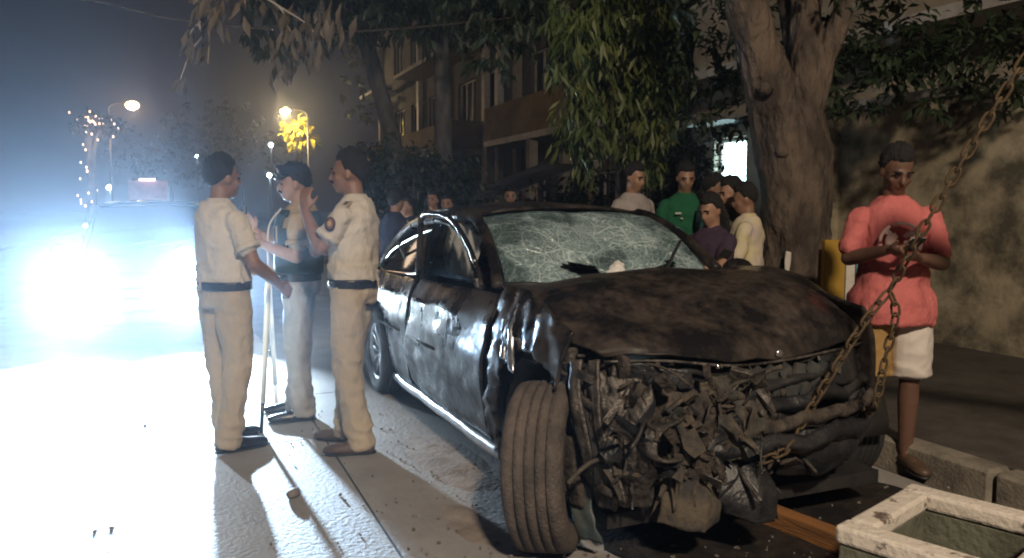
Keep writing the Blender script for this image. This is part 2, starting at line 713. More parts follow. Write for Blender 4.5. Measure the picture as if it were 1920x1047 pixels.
# low hanging grey tarpaulin in front of the block
tarpm = pbr('tarpaulin', (0.16, 0.16, 0.18), .7, col2=(.09, .09, .1), scale=3, bump=.3, bscale=12)
t = thing('tarpaulin_shelter', 'sloping grey tarpaulin shelter on poles below the tan balcony', 'shelter', S(-10.2, 3.6, .12), STREET_ROT)
P = []
for i in range(13):
    u = i / 12
    P.append([(-1.3 + 2.6 * u, -1.0 + 2.0 * v / 8, 1.55 + .75 * v / 8 - .12 * math.sin(PI * u) + .03 * N((u * 3, v * .5, 2), 2)) for v in range(9)])
MB().grid(P).build('sheet', tarpm, t, solid=.01)
for x in (-1.25, 1.25):
    for y, h in ((-.95, 1.56), (.95, 2.24)):
        MB().tube([(x, y, 0), (x, y, h)], .025, 8).build('pole', rust, t)

# ------------------------------------------------------------------ trees
bark = pbr('bark', (0.155, 0.118, 0.09), .95, col2=(.055, .042, .035), scale=5, mixlo=.38, mixhi=.6, bump=1.0, bscale=16, bdist=.07, stretch=(1, 1, .35))
bark_grey = pbr('bark_grey', (0.15, 0.135, 0.125), .95, col2=(.07, .06, .06), scale=6, bump=.9, bscale=22, stretch=(1, 1, .35))


def leafmat(name, a, b, tr=.35):
    m = pbr(name, a, .55, col2=b, scale=1.6, mixlo=.4, mixhi=.6)
    m.node_tree.nodes['Principled BSDF'].inputs['Transmission Weight'].default_value = 0
    return m


leaf_g = leafmat('leaf_green', (0.045, 0.075, 0.016), (0.085, 0.10, 0.022))
leaf_d = leafmat('leaf_dark', (0.014, 0.028, 0.012), (0.028, 0.045, 0.018))
leaf_dry = leafmat('leaf_dry', (0.095, 0.07, 0.042), (0.055, 0.043, 0.028))
leaf_lamplit = leafmat('leaf_lamp_yellow', (0.50, 0.42, 0.03), (0.34, 0.32, 0.03))  # the street lamp's yellow light is put into this leaf colour


def trunk(pts, rad, seg=20, n=26, rough=.09, o=0.0, sub=6.0):
    q = catmull([(*p, r) for p, r in zip(pts, rad)], n)
    m = MB()
    m.tube([Vector(a[:3]) for a in q], [a[3] for a in q], seg)
    cs = [Vector(a[:3]) for a in q]

    def bump(p):
        c = min(cs, key=lambda k: (k - p).length_squared)
        d = p - c
        k = N((p.x, p.y, p.z * .45), sub, o) + .5 * N((p.x, p.y, p.z * .6), sub * 2.6, o)
        return c + d * (1 + rough * k * 1.6)
    m.move(bump)
    return m


def big_tree():
    base = ony(1492, 500, 6.6)
    base.z = .12
    t = thing('street_tree', 'thick forked tree trunk rising behind the car bonnet', 'tree', base)
    m = MB()
    P = lambda px, py, Y=6.6: ony(px, py, Y) - base
    a = trunk([(0, 0, -.1), (0, 0, .25), P(1490, 470), P(1488, 380), P(1478, 300), P(1452, 200), P(1425, 100, 6.5), P(1398, 0, 6.4), P(1380, -140, 6.3)],
              [.40, .32, .275, .26, .245, .195, .165, .145, .12], 24, 54, .10, 3)
    a2 = trunk([P(1512, 420), P(1522, 300), P(1515, 220), P(1510, 120), P(1512, 20, 6.7), P(1500, -120, 6.8)], [.16, .17, .135, .125, .12, .10], 18, 36, .12, 9)
    a3 = trunk([P(1518, 240), P(1540, 130), P(1575, 40, 6.5), P(1610, -70, 6.4)], [.10, .09, .075, .06], 14, 26, .12, 12)
    a4 = trunk([P(1535, 300), P(1600, 190, 6.7), P(1680, 120, 6.8), P(1790, 60, 6.9)], [.07, .055, .045, .03], 12, 26, .12, 15)
    a5 = trunk([P(1512, 170), P(1480, 60, 6.9), P(1462, -60, 7)], [.07, .06, .05], 12, 20, .12, 17)
    for x in (a, a2, a3, a5):
        m.add(x.v, x.f)
    me = remesh(m, .022, 1, lambda p, n: .012 * ridged((p.x, p.y, p.z * .3), 9) + .006 * N(p, 28))
    finish('trunk', me, bark, t)
    # cut branch stubs and knots
    for px, py, r in ((1436, 172, .06), (1418, 95, .05), (1407, 60, .045), (1470, 290, .05)):
        p = P(px, py, 6.42)
        k = MB().tube([p, p + Vector((-.05, -.07, .03))], [r, r * .7], 10)
        k.move(lambda q: q + Vector((N(q, 20), N(q, 20, 3), N(q, 20, 7))) * .012)
        k.build('branch_stub', bark, t)
    # loose white cloth strip tied on the trunk
    m = MB()
    p = P(1478, 490, 6.27)
    m.patch([[p + Vector((-.018, 0, .08)), p + Vector((.02, 0, .07))], [p + Vector((-.028, 0, 0)), p + Vector((.022, .006, 0))], [p + Vector((-.022, 0, -.09)), p + Vector((.008, 0, -.08))]], 10, 6)
    m.build('white_paint_mark', wht, t, solid=.006)
    crown(t, [(P(1600, 130, 7.2), (.85, .7, .45)), (P(1700, 60, 7.2), (.8, .7, .5)), (P(1330, 60, 7.4), (.7, .7, .5)),
              (P(1480, -120, 6.6), (1.6, 1.2, .5)), (P(1350, 200, 7.6), (.55, .5, .3)), (P(1850, 120, 7), (.7, .8, .5))], 5200, leaf_d, .13, .055, 31, .5)
    return t


def crown(t, lobes, n, mat, L, W, seed, droop=.5, down=0.0, name='crown', clump=9, singles=0, smat=None):
    """Leaves in clumps spread through the crown's volume, thinner at the rim."""
    r = random.Random(seed)
    m = MB()
    vol = [a[1][0] * a[1][1] * a[1][2] for a in lobes]
    k = 0
    sing = []
    while k < n:
        c, rr = r.choices(lobes, vol)[0]
        while True:
            q = Vector((r.uniform(-1, 1), r.uniform(-1, 1), r.uniform(-1, 1)))
            if q.length < 1 and N(q * 1.7 + Vector(c), 1.3, seed) > -.12 - .3 * (1 - q.length):
                break
        tip = Vector(c) + Vector((q.x * rr[0], q.y * rr[1], q.z * rr[2]))
        ax = Vector((r.gauss(0, 1), r.gauss(0, 1), r.gauss(0, .5) - down))
        ax.normalize()
        for j in range(clump):
            d = (ax + Vector((r.gauss(0, .6), r.gauss(0, .6), r.gauss(-.1, .5) - down))).normalized()
            p = tip + ax * (.02 * j) + Vector((r.gauss(0, .03), r.gauss(0, .03), r.gauss(0, .03)))
            s = r.uniform(.65, 1.25)
            tgt = m
            if len(sing) < singles and r.random() < .25:
                tgt = MB()
                sing.append(tgt)
            tgt.leaf(p, d, Vector((r.gauss(0, .5), r.gauss(0, .5), 1)), L * s, W * s, droop * r.uniform(.4, 1.3))
            k += 1
    o = m.build(name, mat, t)
    o['kind'] = 'stuff'
    for s in sing:
        s.build('leaf', smat or mat, t)
    return o


big_tree()

# young mango with long hanging leaves in front of the balcony
def mango():
    base = ony(1165, 380, 8.6)
    base.z = .12
    t = thing('mango_tree', 'slender tree with long drooping green leaves above the grey shirt man', 'tree', base)
    P = lambda px, py, Y=8.6: ony(px, py, Y) - base
    m = trunk([(0, 0, -.05), P(1165, 340), P(1163, 270), P(1170, 180), P(1185, 60), P(1190, -80)], [.075, .06, .055, .06, .06, .05], 12, 24, .06)
    m.build('trunk', bark_grey, t)
    for a, b, c in (((1170, 180), (1120, 110), (1070, 110)), ((1172, 160), (1230, 90), (1270, 120)), ((1180, 90), (1110, 20), (1060, 20)), ((1185, 60), (1240, 0), (1300, 10))):
        trunk([P(*a), P(*b, 8.2), P(*c, 7.8)], [.035, .025, .012], 8, 12, .05).build('branch', bark_grey, t)
    crown(t, [(P(1085, 120, 7.6), (.26, .5, .75)), (P(1130, 40, 7.8), (.55, .6, .6)), (P(1100, 230, 7.7), (.2, .35, .4)), (P(1190, 60, 7.9), (.45, .5, .8)),
              (P(1180, 200, 8.0), (.3, .4, .55)), (P(1200, 280, 8.1), (.22, .3, .25)), (P(1240, 120, 8.2), (.3, .5, .7)), (P(1110, 300, 7.9), (.14, .2, .18))],
          4800, leaf_g, .19, .036, 5, .35, down=1.1, clump=8, singles=220)


mango()

# trunks along the footpath to the left of it
def lean_tree():
    base = ony(745, 330, 16)
    base.z = .1
    t = thing('leaning_tree', 'thin trunk leaning over the road behind the third officer', 'tree', base)
    P = lambda px, py, Y=16.: ony(px, py, Y) - base
    trunk([(0, 0, -.1), P(740, 290), P(722, 210), P(695, 110), P(665, 20), P(630, -100)], [.2, .17, .165, .155, .15, .14], 14, 30, .06, 4).build('trunk', bark_grey, t)
    crown(t, [(P(640, -60, 15), (2.2, 2, .9)), (P(560, 20, 14), (1.2, 1.2, .8)), (P(720, 20, 16), (1.3, 1.2, .8))], 3000, leaf_d, .26, .10, 8, .5, .5)


lean_tree()


def straight_tree():
    base = ony(830, 350, 14)
    base.z = .1
    t = thing('straight_tree', 'straight grey trunk standing against the dark block', 'tree', base)
    P = lambda px, py, Y=14.: ony(px, py, Y) - base
    trunk([(0, 0, -.1), P(830, 300), P(829, 150), P(826, 30), P(822, -110)], [.2, .155, .14, .135, .12], 14, 30, .06, 6).build('trunk', bark_grey, t)
    crown(t, [(P(860, -20, 13), (1.5, 1.3, .8)), (P(940, 40, 12), (.9, .9, .8)), (P(780, 10, 14), (1.2, 1, .7)), (P(1000, -10, 12), (.8, .8, .7))], 3200, leaf_d, .22, .07, 12, .5, .6)


straight_tree()


def dry_tree():
    """Tree on the near side whose branch tips hang into the frame at the top."""
    base = S(-3.2, -6.6, 0)
    t = thing('roadside_tree', 'dry branch with withered leaves hanging at the top over the road', 'tree', base)
    P = lambda px, py, Y=6.: ony(px, py, Y) - base
    trunk([(0, 0, -.1), (.2, .1, 1.5), (.5, .2, 3.2), P(60, -420, 5.4), P(260, -260, 5.8), P(372, -90), P(388, -10)], [.26, .22, .18, .12, .07, .03, .018], 12, 40, .06, 2).build('trunk', bark_grey, t)
    # bare twigs
    for pts, r in (([(388, -10), (372, 30), (376, 55), (382, 65), (358, 95), (345, 130), (338, 150)], .012), ([(376, 40), (358, 60), (345, 95)], .008), ([(388, -10), (392, 60), (390, 120)], .008), ([(372, -90), (440, -30), (520, 10), (545, 60)], .012), ([(520, 10), (580, 50), (600, 90)], .008)):
        q = [P(*a) for a in pts]
        MB().tube(catmull(q, 24), [r * (1 - .6 * i / 23) for i in range(24)], 6).build('twig', pbr('twig', (.36, .3, .24), .8), t)
    r = random.Random(4)
    for anc, n, sp, LL in (((358, 62), 9, 14, .2), ((385, 80), 7, 8, .2), ((338, 150), 10, 9, .12), ((400, 10), 16, 22, .2), ((375, -5), 10, 18, .2), ((545, 60), 26, 34, .2), ((590, 60), 22, 32, .2), ((540, 110), 12, 20, .17), ((610, 20), 14, 30, .2), ((470, -30), 24, 50, .2)):
        for k in range(n):
            p = P(anc[0] + r.gauss(0, sp * .6), anc[1] + r.gauss(0, sp * .6), 6 + r.gauss(0, .2))
            d = Vector((r.gauss(-.15, .25), r.gauss(0, .25), -1))
            lf = MB()
            lf.leaf(p, d, Vector((r.gauss(0, .4), -1, r.gauss(0, .3))), LL * r.uniform(.6, 1.2), LL * .26 * r.uniform(.6, 1.2), r.uniform(-.2, .4))
            lf.build('leaf', leaf_dry, t)


dry_tree()


def shrub(name, label, px, Y, h, rx, mat, seed, n=1500, L=.13, W=.05, ry=None, group=None, base_z=.1):
    b = ony(px, 392, Y)
    b.z = base_z
    t = thing(name, label, 'bush', b, 0, group)
    r = random.Random(seed)
    for k in range(6):
        x, y = r.gauss(0, rx * .3), r.gauss(0, rx * .3)
        MB().tube([(x * .3, y * .3, -.02), (x * .7, y * .7, h * .4), (x * 1.2, y * 1.2, h * .8)], [.02, .015, .006], 6).build('stem', bark_grey, t)
    crown(t, [(Vector((r.gauss(0, rx * .35), r.gauss(0, rx * .3), h * r.uniform(.35, .85))), (rx * r.uniform(.4, .7), (ry or rx) * r.uniform(.4, .7), h * r.uniform(.2, .3))) for k in range(7)],
          n, mat, L, W, seed, .4, .1, name='foliage')


shrub('bush', 'tall dark bush right behind the third officer', 765, 12.5, 2.3, .95, leaf_d, 21, 2600)
shrub('bush', 'dark low bush right of the grey tarpaulin', 1000, 11.5, 1.7, .9, leaf_d, 23, 1900)
shrub('bush', 'bush beneath the drooping mango leaves', 1080, 9.8, 1.9, .5, leaf_d, 25, 1300)
shrub('bush', 'dark bush between the lit window and the mango', 1260, 10.6, 2.7, .7, leaf_d, 27, 1900)
shrub('bush', 'far dark roadside bush behind the second officer', 700, 20, 3.0, 1.0, leaf_d, 33, 1500, .25, .1)


# ------------------------------------------------------------------ lamps and the lit far end of the street
polem = pbr('lamp_pole', (0.12, 0.12, 0.13), .5, .6, col2=(.07, .07, .07), scale=9)
lampglass = glowmat('sodium_lamp', (1.0, 0.55, 0.24), 26)


def street_lamp(x, y, h, label, watts, arm=(0, 1.2), col=(1.0, .68, .38), r=.16, soft=.12):
    t = street_thing('street_lamp', label, 'street lamp', x, y, 0, 'street lamps along the road')
    MB().tube([(0, 0, 0), (0, 0, .9), (0, 0, h - .15)], [.09, .07, .05], 12).build('pole', polem, t)
    MB().tube(catmull([(0, 0, h - .3), (arm[0] * .15, arm[1] * .15, h), (arm[0] * .6, arm[1] * .6, h + .1), (arm[0], arm[1], h + .08)], 14), .028, 8).build('arm', polem, t)
    m = MB().ell((arm[0], arm[1], h + .08), (.2, .34, .085), 16, 10)
    m.move(lambda p: Vector((p.x, p.y, max(p.z, h + .04))))
    m.build('lamp_head', polem, t)
    MB().ell((arm[0], arm[1], h - .0), (r, r * 1.2, r * .75), 14, 10).build('lamp_glass', lampglass, t)
    L = bpy.data.lights.new('lamp_light', 'POINT')
    L.energy = watts
    L.color = col
    L.shadow_soft_size = soft
    lo = bpy.data.objects.new('lamp_light', L)
    COL.objects.link(lo)
    lo.parent = t
    lo.location = (arm[0], arm[1], h - .25)
    return t


def to_street(W):
    d = W - C0
    return d.dot(FW), d.dot(LF), W.z


p = to_street(ony(248, 198, 45))
street_lamp(p[0], p[1] - 1.2, p[2], 'lit street lamp at the far left of the road', 600, col=(1, .6, .3), r=.30)
p = to_street(ony(535, 208, 45))
street_lamp(p[0], p[1] + 1.2, p[2], 'lit street lamp above the yellow-lit tree', 1600, arm=(0, -1.2), col=(1, .72, .35), r=.24)
# the next lamp of the row stands just behind the viewer and lights this stretch of road
LAMP_NEAR = street_lamp(7.6, -3.6, 6.4, 'street lamp of the same row nearest the wreck, behind the viewer', 3000, arm=(-.3, 1.2), r=.14, soft=.3, col=(1.0, .82, .62))


def lit_tree(px, py, Y, label, mat, rx, rz, seed, n, watts=0):
    c = ony(px, py, Y)
    b = Vector((c.x, c.y, 0))
    t = thing('roadside_tree', label, 'tree', b)
    trunk([(0, 0, -.1), (0, 0, c.z * .5), (.05, 0, c.z)], [.22, .18, .12], 10, 14, .06, seed).build('trunk', bark_grey, t)
    crown(t, [(Vector((0, 0, c.z)), (rx, rx, rz)), (Vector((rx * .5, 0, c.z - rz * .7)), (rx * .6, rx * .6, rz * .6)), (Vector((-rx * .5, .2, c.z + rz * .4)), (rx * .6, rx * .6, rz * .5))], n, mat, .5, .22, seed, .4, .2)
    return t


lit_tree(560, 248, 46.8, 'tree glowing yellow under the far street lamp', leaf_lamplit, .85, .8, 41, 1100)
lit_tree(790, 130, 42, 'tall dark tree at the far end of the street', leaf_d, 4.5, 4.2, 43, 2600)
lit_tree(430, 250, 70, 'dark tree far away in the middle of the street view', leaf_d, 6, 3, 47, 1800)
lit_tree(320, 300, 75, 'dark tree far away behind the boxy truck', leaf_d, 6, 2.6, 48, 1800)


def fairy_tree():
    c = ony(170, 392, 24)
    t = thing('decorated_tree', 'tree at the far left wrapped in tiny warm fairy lights', 'tree', Vector((c.x, c.y, 0)))
    P = lambda px, py, Y=24.: ony(px, py, Y) - Vector((c.x, c.y, 0))
    trunk([(0, 0, -.1), P(172, 340), P(165, 250), P(160, 200)], [.16, .14, .11, .06], 10, 20, .06).build('trunk', bark_grey, t)
    trunk([P(172, 300), P(185, 250), P(212, 230)], [.08, .06, .03], 8, 14, .06).build('branch', bark_grey, t)
    trunk([P(168, 280), P(155, 240), P(140, 222)], [.08, .05, .03], 8, 14, .06).build('branch', bark_grey, t)
    crown(t, [(P(180, 232), (.75, .6, .32)), (P(215, 240), (.35, .3, .2))], 700, leaf_dry, .2, .09, 51, .4)
    bulb = glowmat('fairy_bulb', (1.0, .62, .38), 2.5)
    bm_ = MB().ell((0, 0, 0), (.028, .028, .04), 6, 4).mesh('bulb', bulb)
    r = random.Random(9)
    for k in range(48):
        if k < 20:
            u = r.random()
            p = P(172 - 10 * u + r.gauss(0, 5), 395 - 160 * u)
        else:
            p = P(182 + r.gauss(0, 24), 232 + r.gauss(0, 12))
        o = bpy.data.objects.new('bulb', bm_)
        COL.objects.link(o)
        o.parent = t
        o.location = p + Vector((r.gauss(0, .1), -.15 + r.gauss(0, .2), 0))
    L = bpy.data.lights.new('bulb_light', 'POINT')
    L.energy = 60
    L.color = (1, .72, .5)
    L.shadow_soft_size = .5
    lo = bpy.data.objects.new('bulb_light', L)
    COL.objects.link(lo)
    lo.parent = t
    lo.location = P(178, 262, 23)


fairy_tree()

# overhead cable crossing the top left corner
o = MB().tube(catmull([ony(-80, -40, 9), ony(190, 5, 9.4), ony(345, 38, 9.8), ony(640, 60, 10.6), ony(1000, 30, 12)], 30), .014, 6).build('overhead_cable', pbr('cable', (.05, .04, .03), .8))
tag(o, 'thin overhead cable crossing the dark sky at the top left', 'cable')

# ------------------------------------------------------------------ other vehicles
tyrem = pbr('tyre_rubber', (0.02, 0.02, 0.02), .8, bump=.3, bscale=60)
rimm = pbr('rim_alloy', (0.35, 0.35, 0.36), .3, .9, col2=(.2, .19, .18), scale=6)
blackpl = pbr('black_plastic', (0.018, 0.018, 0.02), .5, col2=(.035, .033, .03), scale=9)
chrome = pbr('chrome', (0.75, 0.73, 0.70), .12, 1.0)


def plain_wheel(parent, x, y, r=.31, w=.19):
    s = 1 if y > 0 else -1
    M = Matrix.Rotation(PI / 2, 4, 'Z')
    M.translation = Vector((x, y, r))
    prof = [(-w / 2, r * .6), (-w / 2, r * .9), (-w * .38, r * .99), (w * .38, r * .99), (w / 2, r * .9), (w / 2, r * .6)]
    t = MB().lathe(prof, 28, M).build('tyre', tyrem, parent)
    m = MB().lathe([(-.03 * -s, .0), (.05 * -s, r * .15), (.06 * -s, r * .58), (.09 * -s, r * .62)], 24, M)
    m.build('rim', rimm, t)
    for k in range(5):
        a = 2 * PI * k / 5
        c = Vector((x, y + s * .075, r))
        MB().tube([c, c + Vector((math.cos(a) * r * .6, 0, math.sin(a) * r * .6))], [.03, .022], 6).build('spoke', rimm, t)


def sedan(name, label, loc, rz, paint, group=None, head=None, tail=None, L=4.1, W=1.7, H=1.5, detail=True):
    """x forward, nose at x = 0."""
    t = thing(name, label, 'car', loc, rz, group)
    h = W / 2
    st = [(0, .70, .32, .66), (-.06, .86, .22, .74), (-.45, .96, .2, .88), (-1.0, 1.0, .2, .98), (-1.6, 1.0, .2, 1.0), (-2.6, 1.0, .2, 1.0), (-3.4, .98, .2, .98), (-3.95, .92, .24, .92), (-4.1, .78, .34, .86)]
    m = MB()
    P = []
    for x, k, z0, z1 in catmull(st, 30):
        w = h * k
        P.append([(x * L / 4.1, a * w, z0 + (z1 - z0) * b) for a, b in ((0, 0), (-.8, 0), (-.97, .12), (-1.0, .45), (-.98, .75), (-.9, .96), (-.6, 1.02), (0, 1.04), (.6, 1.02), (.9, .96), (.98, .75), (1.0, .45), (.97, .12), (.8, 0), (0, 0))])
    m.grid(P)
    m.add(P[0], [tuple(range(15))])
    m.add(P[-1], [tuple(range(14, -1, -1))])
    m.build('body', paint, t)
    # greenhouse
    k = L / 4.1
    A = [(-.95 * k, .80, .98), (-1.5 * k, .66, H - .05), (-1.9 * k, .64, H), (-2.9 * k, .64, H - .01), (-3.3 * k, .66, H - .08), (-3.85 * k, .78, .96)]
    m = MB()
    P = [[(x, -w * h * 1.02, z), (x, -w * h * .7, z + .025), (x, 0, z + .035), (x, w * h * .7, z + .025), (x, w * h * 1.02, z)] for x, w, z in A[1:5]]
    m.grid(P).build('roof', paint, t, solid=.02)
    m = MB()
    m.patch([[(A[0][0], y * .8 * h, .985 + .01 * (1 - y * y)) for y in (-1, -.5, 0, .5, 1)], [(A[1][0] + .02, y * .66 * h, H - .045 + .02 * (1 - y * y)) for y in (-1, -.5, 0, .5, 1)]], 8, 12)
    m.build('windscreen', glass_dk, t)
    m = MB()
    m.patch([[(A[5][0], y * .78 * h, .965) for y in (-1, 0, 1)], [(A[4][0], y * .66 * h, H - .075) for y in (-1, 0, 1)]], 6, 8)
    m.build('rear_window', glass_dk, t)
    for s in (-1, 1):
        for xa, xb, ua, ub in ((-1.12, -2.2, -1.62, -2.2), (-2.26, -3.55, -2.26, -3.2)):
            MB().patch([[(xa * k, s * .84 * h, .99), (xb * k, s * .84 * h, .985)], [(ua * k, s * .67 * h, H - .07), (ub * k, s * .67 * h, H - .07)]], 6, 8).build('side_window', glass_dk, t)
        MB().tube([(A[0][0], s * .82 * h, .97), (A[1][0], s * .67 * h, H - .04)], .035, 8).build('pillar', paint, t)
        MB().tube([(A[5][0], s * .8 * h, .95), (A[4][0], s * .67 * h, H - .07)], .06, 8).build('pillar', paint, t)
        MB().tube([(-2.23 * k, s * .85 * h, .97), (-2.23 * k, s * .67 * h, H - .04)], .03, 8).build('pillar', paint, t)
        m = MB().ell((-.10, s * .66 * h, .70), (.10, .20, .095), 14, 10)
        m.build('headlight', head or glass_dk, t)
        if tail:
            MB().box((-4.06 * k, s * .66 * h, .76), (.06, .3, .14)).build('tail_light', tail, t, bevel=.02)
        if detail:
            mm = MB().ell((-1.2 * k, s * (h + .1), 1.0), (.06, .1, .07), 10, 8).build('mirror', paint, t)
        for x in (-.78, -3.25):
            plain_wheel(t, x * k, s * (h - .10))
    if detail:
        g = MB().box((.005, 0, .60), (.05, .7, .12)).build('grille', blackpl, t, bevel=.01)
        for z in (.57, .60, .63):
            MB().box((.035, 0, z), (.012, .66, .012)).build('grille_bar', chrome, g)
        MB().box((-.0, 0, .33), (.08, 1.1, .13)).build('bumper_vent', blackpl, t, bevel=.02)
        MB().box((.04, 0, .46), (.015, .5, .11)).build('number_plate', wht, t)
        for s in (-1, 1):
            MB().tube([(-.82, s * .2 - .25, 1.02), (-1.05, s * .2 + .25, 1.09)], .008, 6).build('wiper', blackpl, t)
    return t


navy = pbr('navy_paint', (0.025, 0.05, 0.11), .25, coat=.6)
headm = glowmat('headlight_on', (0.70, 0.88, 1.0), 300)
ON_X, ON_Y = -6.0, -2.62
onc = sedan('oncoming_car', 'dark blue car with dazzling headlights facing the viewer', S(ON_X, ON_Y), STREET_ROT, navy, head=headm, W=1.72, H=1.52)
for s in (-1, 1):
    # dipped beam on the road, and a strong narrow spot added for haze glow
    for nm, watts, cone, down, colr in (('dipped_beam', 5200, 66, 25, (0.66, 0.84, 1.0)), ('glow_spot', 9500, 38, -2, (0.45, 0.70, 1.0))):
        L = bpy.data.lights.new(nm, 'SPOT')
        L.energy = watts
        L.color = colr
        L.spot_size = math.radians(cone)
        L.spot_blend = 1.0
        L.shadow_soft_size = 0.05
        lo = bpy.data.objects.new(nm, L)
        COL.objects.link(lo)
        lo.parent = onc
        lo.location = (.06, s * .57, .72)
        lo.rotation_euler = (0, -PI / 2 + math.radians(down), math.radians(-8 if nm == 'dipped_beam' else -5.5))

pinkm = pbr('truck_pink', (0.42, 0.22, 0.22), .6, col2=(.3, .16, .16), scale=2)
redm = pbr('red_paint', (0.35, 0.02, 0.02), .35, coat=.4)
greym = pbr('grey_paint', (0.2, 0.2, 0.22), .3, coat=.4)
farhead = glowmat('far_headlight', (0.9, 1.0, 0.95), 30)
fartail = glowmat('far_tail_light', (1.0, 0.12, 0.06), 6)


def truck():
    c = ony(278, 392, 44)
    t = thing('box_truck', 'pale pinkish boxy truck far up the road', 'truck', Vector((c.x, c.y, 0)), STREET_ROT)
    MB().box((-2.2, 0, 1.85), (3.8, 2.0, 2.3)).build('cargo_box', pinkm, t, bevel=.04, smooth=False)
    m = MB()
    m.box((.55, 0, 1.25), (1.5, 1.9, 1.5), taper=.9)
    m.build('cab', pinkm, t, bevel=.08, smooth=False)
    MB().box((1.27, 0, 1.62), (.06, 1.5, .6), (0, -.1, 0)).build('windscreen', glass_dk, t, smooth=False)
    MB().box((-.2, 0, 3.06), (.2, .8, .1)).build('roof_light', glowmat('roof_light', (1, .85, .9), 5), t)
    for s in (-1, 1):
        MB().ell((1.32, s * .7, .8), (.06, .14, .12), 10, 8).build('headlight', farhead, t)
        plain_wheel(t, .7, s * .85, .42, .24)
        plain_wheel(t, -3.0, s * .85, .42, .24)
    MB().box((1.32, 0, .5), (.12, 1.9, .22)).build('bumper', blackpl, t)


truck()
c = ony(355, 392, 33)
sedan('red_car', 'small red car with lit tail lights driving away', Vector((c.x, c.y, 0)) , STREET_ROT + PI, redm, tail=fartail, detail=False)
c = ony(190, 392, 36)
sedan('far_car', 'far grey car with bright headlights behind the decorated tree', Vector((c.x, c.y, 0)), STREET_ROT, greym, 'far cars with headlights on', head=farhead, detail=False)
c = ony(226, 392, 58)
sedan('far_car', 'farthest tiny car with headlights, left of the boxy truck', Vector((c.x, c.y, 0)), STREET_ROT, greym, 'far cars with headlights on', head=farhead, detail=False)
c = ony(330, 392, 70)
sedan('far_car', 'tiny car with headlights right of the boxy truck', Vector((c.x, c.y, 0)), STREET_ROT, greym, 'far cars with headlights on', head=farhead, detail=False)

whitelamp = glowmat('white_far_lamp', (0.85, 1.0, 1.0), 40)
for px, py, Y, lab in ((368, 292, 80, 'small white far lamp on a pole left of the first officer'), (508, 272, 62, 'small white far lamp high left of the second officer'), (505, 329, 60, 'small white far lamp low left of the second officer'), (205, 352, 50, 'white far lamp low beside the decorated tree')):
    c = ony(px, py, Y)
    t = thing('far_lamp', lab, 'street lamp', Vector((c.x, c.y, 0)), 0, 'small far lamps')
    MB().tube([(0, .1, 0), (0, .1, c.z - .1)], .06, 8).build('pole', polem, t)
    MB().ell((0, 0, c.z), (.16, .16, .16), 10, 8).build('lamp_glass', whitelamp, t)

# ------------------------------------------------------------------ the wrecked car (x forward, y to its left, z up)
def carpaint():
    m = bpy.data.materials.new('dusty_black_paint')
    m.use_nodes = True
    nt = m.node_tree
    b = nt.nodes['Principled BSDF']
    tc = nt.nodes.new('ShaderNodeTexCoord')
    n1 = nt.nodes.new('ShaderNodeTexNoise')
    n1.inputs['Scale'].default_value = 3.2
    n1.inputs['Detail'].default_value = 9
    n1.inputs['Roughness'].default_value = .7
    nt.links.new(tc.outputs['Object'], n1.inputs['Vector'])
    n2 = nt.nodes.new('ShaderNodeTexNoise')
    n2.inputs['Scale'].default_value = 26
    n2.inputs['Detail'].default_value = 6
    nt.links.new(tc.outputs['Object'], n2.inputs['Vector'])
    geo = nt.nodes.new('ShaderNodeNewGeometry')
    sep = nt.nodes.new('ShaderNodeSeparateXYZ')
    nt.links.new(geo.outputs['Normal'], sep.inputs[0])
    # dust settles on faces that look up
    up = nt.nodes.new('ShaderNodeMapRange')
    up.inputs[1].default_value = .1
    up.inputs[2].default_value = .9
    up.inputs[3].default_value = .30
    up.inputs[4].default_value = .38
    nt.links.new(sep.outputs[2], up.inputs[0])
    r1 = nt.nodes.new('ShaderNodeMapRange')
    r1.inputs[1].default_value = .44
    r1.inputs[2].default_value = .60
    nt.links.new(n1.outputs[0], r1.inputs[0])
    r2 = nt.nodes.new('ShaderNodeMapRange')
    r2.inputs[1].default_value = .3
    r2.inputs[2].default_value = .7
    r2.inputs[3].default_value = .55
    nt.links.new(n2.outputs[0], r2.inputs[0])
    mu = nt.nodes.new('ShaderNodeMath')
    mu.operation = 'MULTIPLY'
    nt.links.new(r1.outputs[0], mu.inputs[0])
    nt.links.new(up.outputs[0], mu.inputs[1])
    mu2 = nt.nodes.new('ShaderNodeMath')
    mu2.operation = 'MULTIPLY'
    nt.links.new(mu.outputs[0], mu2.inputs[0])
    nt.links.new(r2.outputs[0], mu2.inputs[1])
    mx = nt.nodes.new('ShaderNodeMix')
    mx.data_type = 'RGBA'
    nt.links.new(mu2.outputs[0], mx.inputs[0])
    mx.inputs[6].default_value = (.012, .011, .012, 1)
    mx.inputs[7].default_value = (.155, .118, .092, 1)
    nt.links.new(mx.outputs[2], b.inputs['Base Color'])
    rr = nt.nodes.new('ShaderNodeMapRange')
    rr.inputs[2].default_value = .35
    rr.inputs[3].default_value = .24
    rr.inputs[4].default_value = .75
    nt.links.new(mu2.outputs[0], rr.inputs[0])
    nt.links.new(rr.outputs[0], b.inputs['Roughness'])
    b.inputs['Specular IOR Level'].default_value = .27
    b.inputs['Coat Weight'].default_value = .0
    b.inputs['Coat Roughness'].default_value = .12
    bp = nt.nodes.new('ShaderNodeBump')
    bp.inputs['Strength'].default_value = .12
    bp.inputs['Distance'].default_value = .02
    nt.links.new(n2.outputs[0], bp.inputs['Height'])
    nt.links.new(bp.outputs[0], b.inputs['Normal'])
    return m


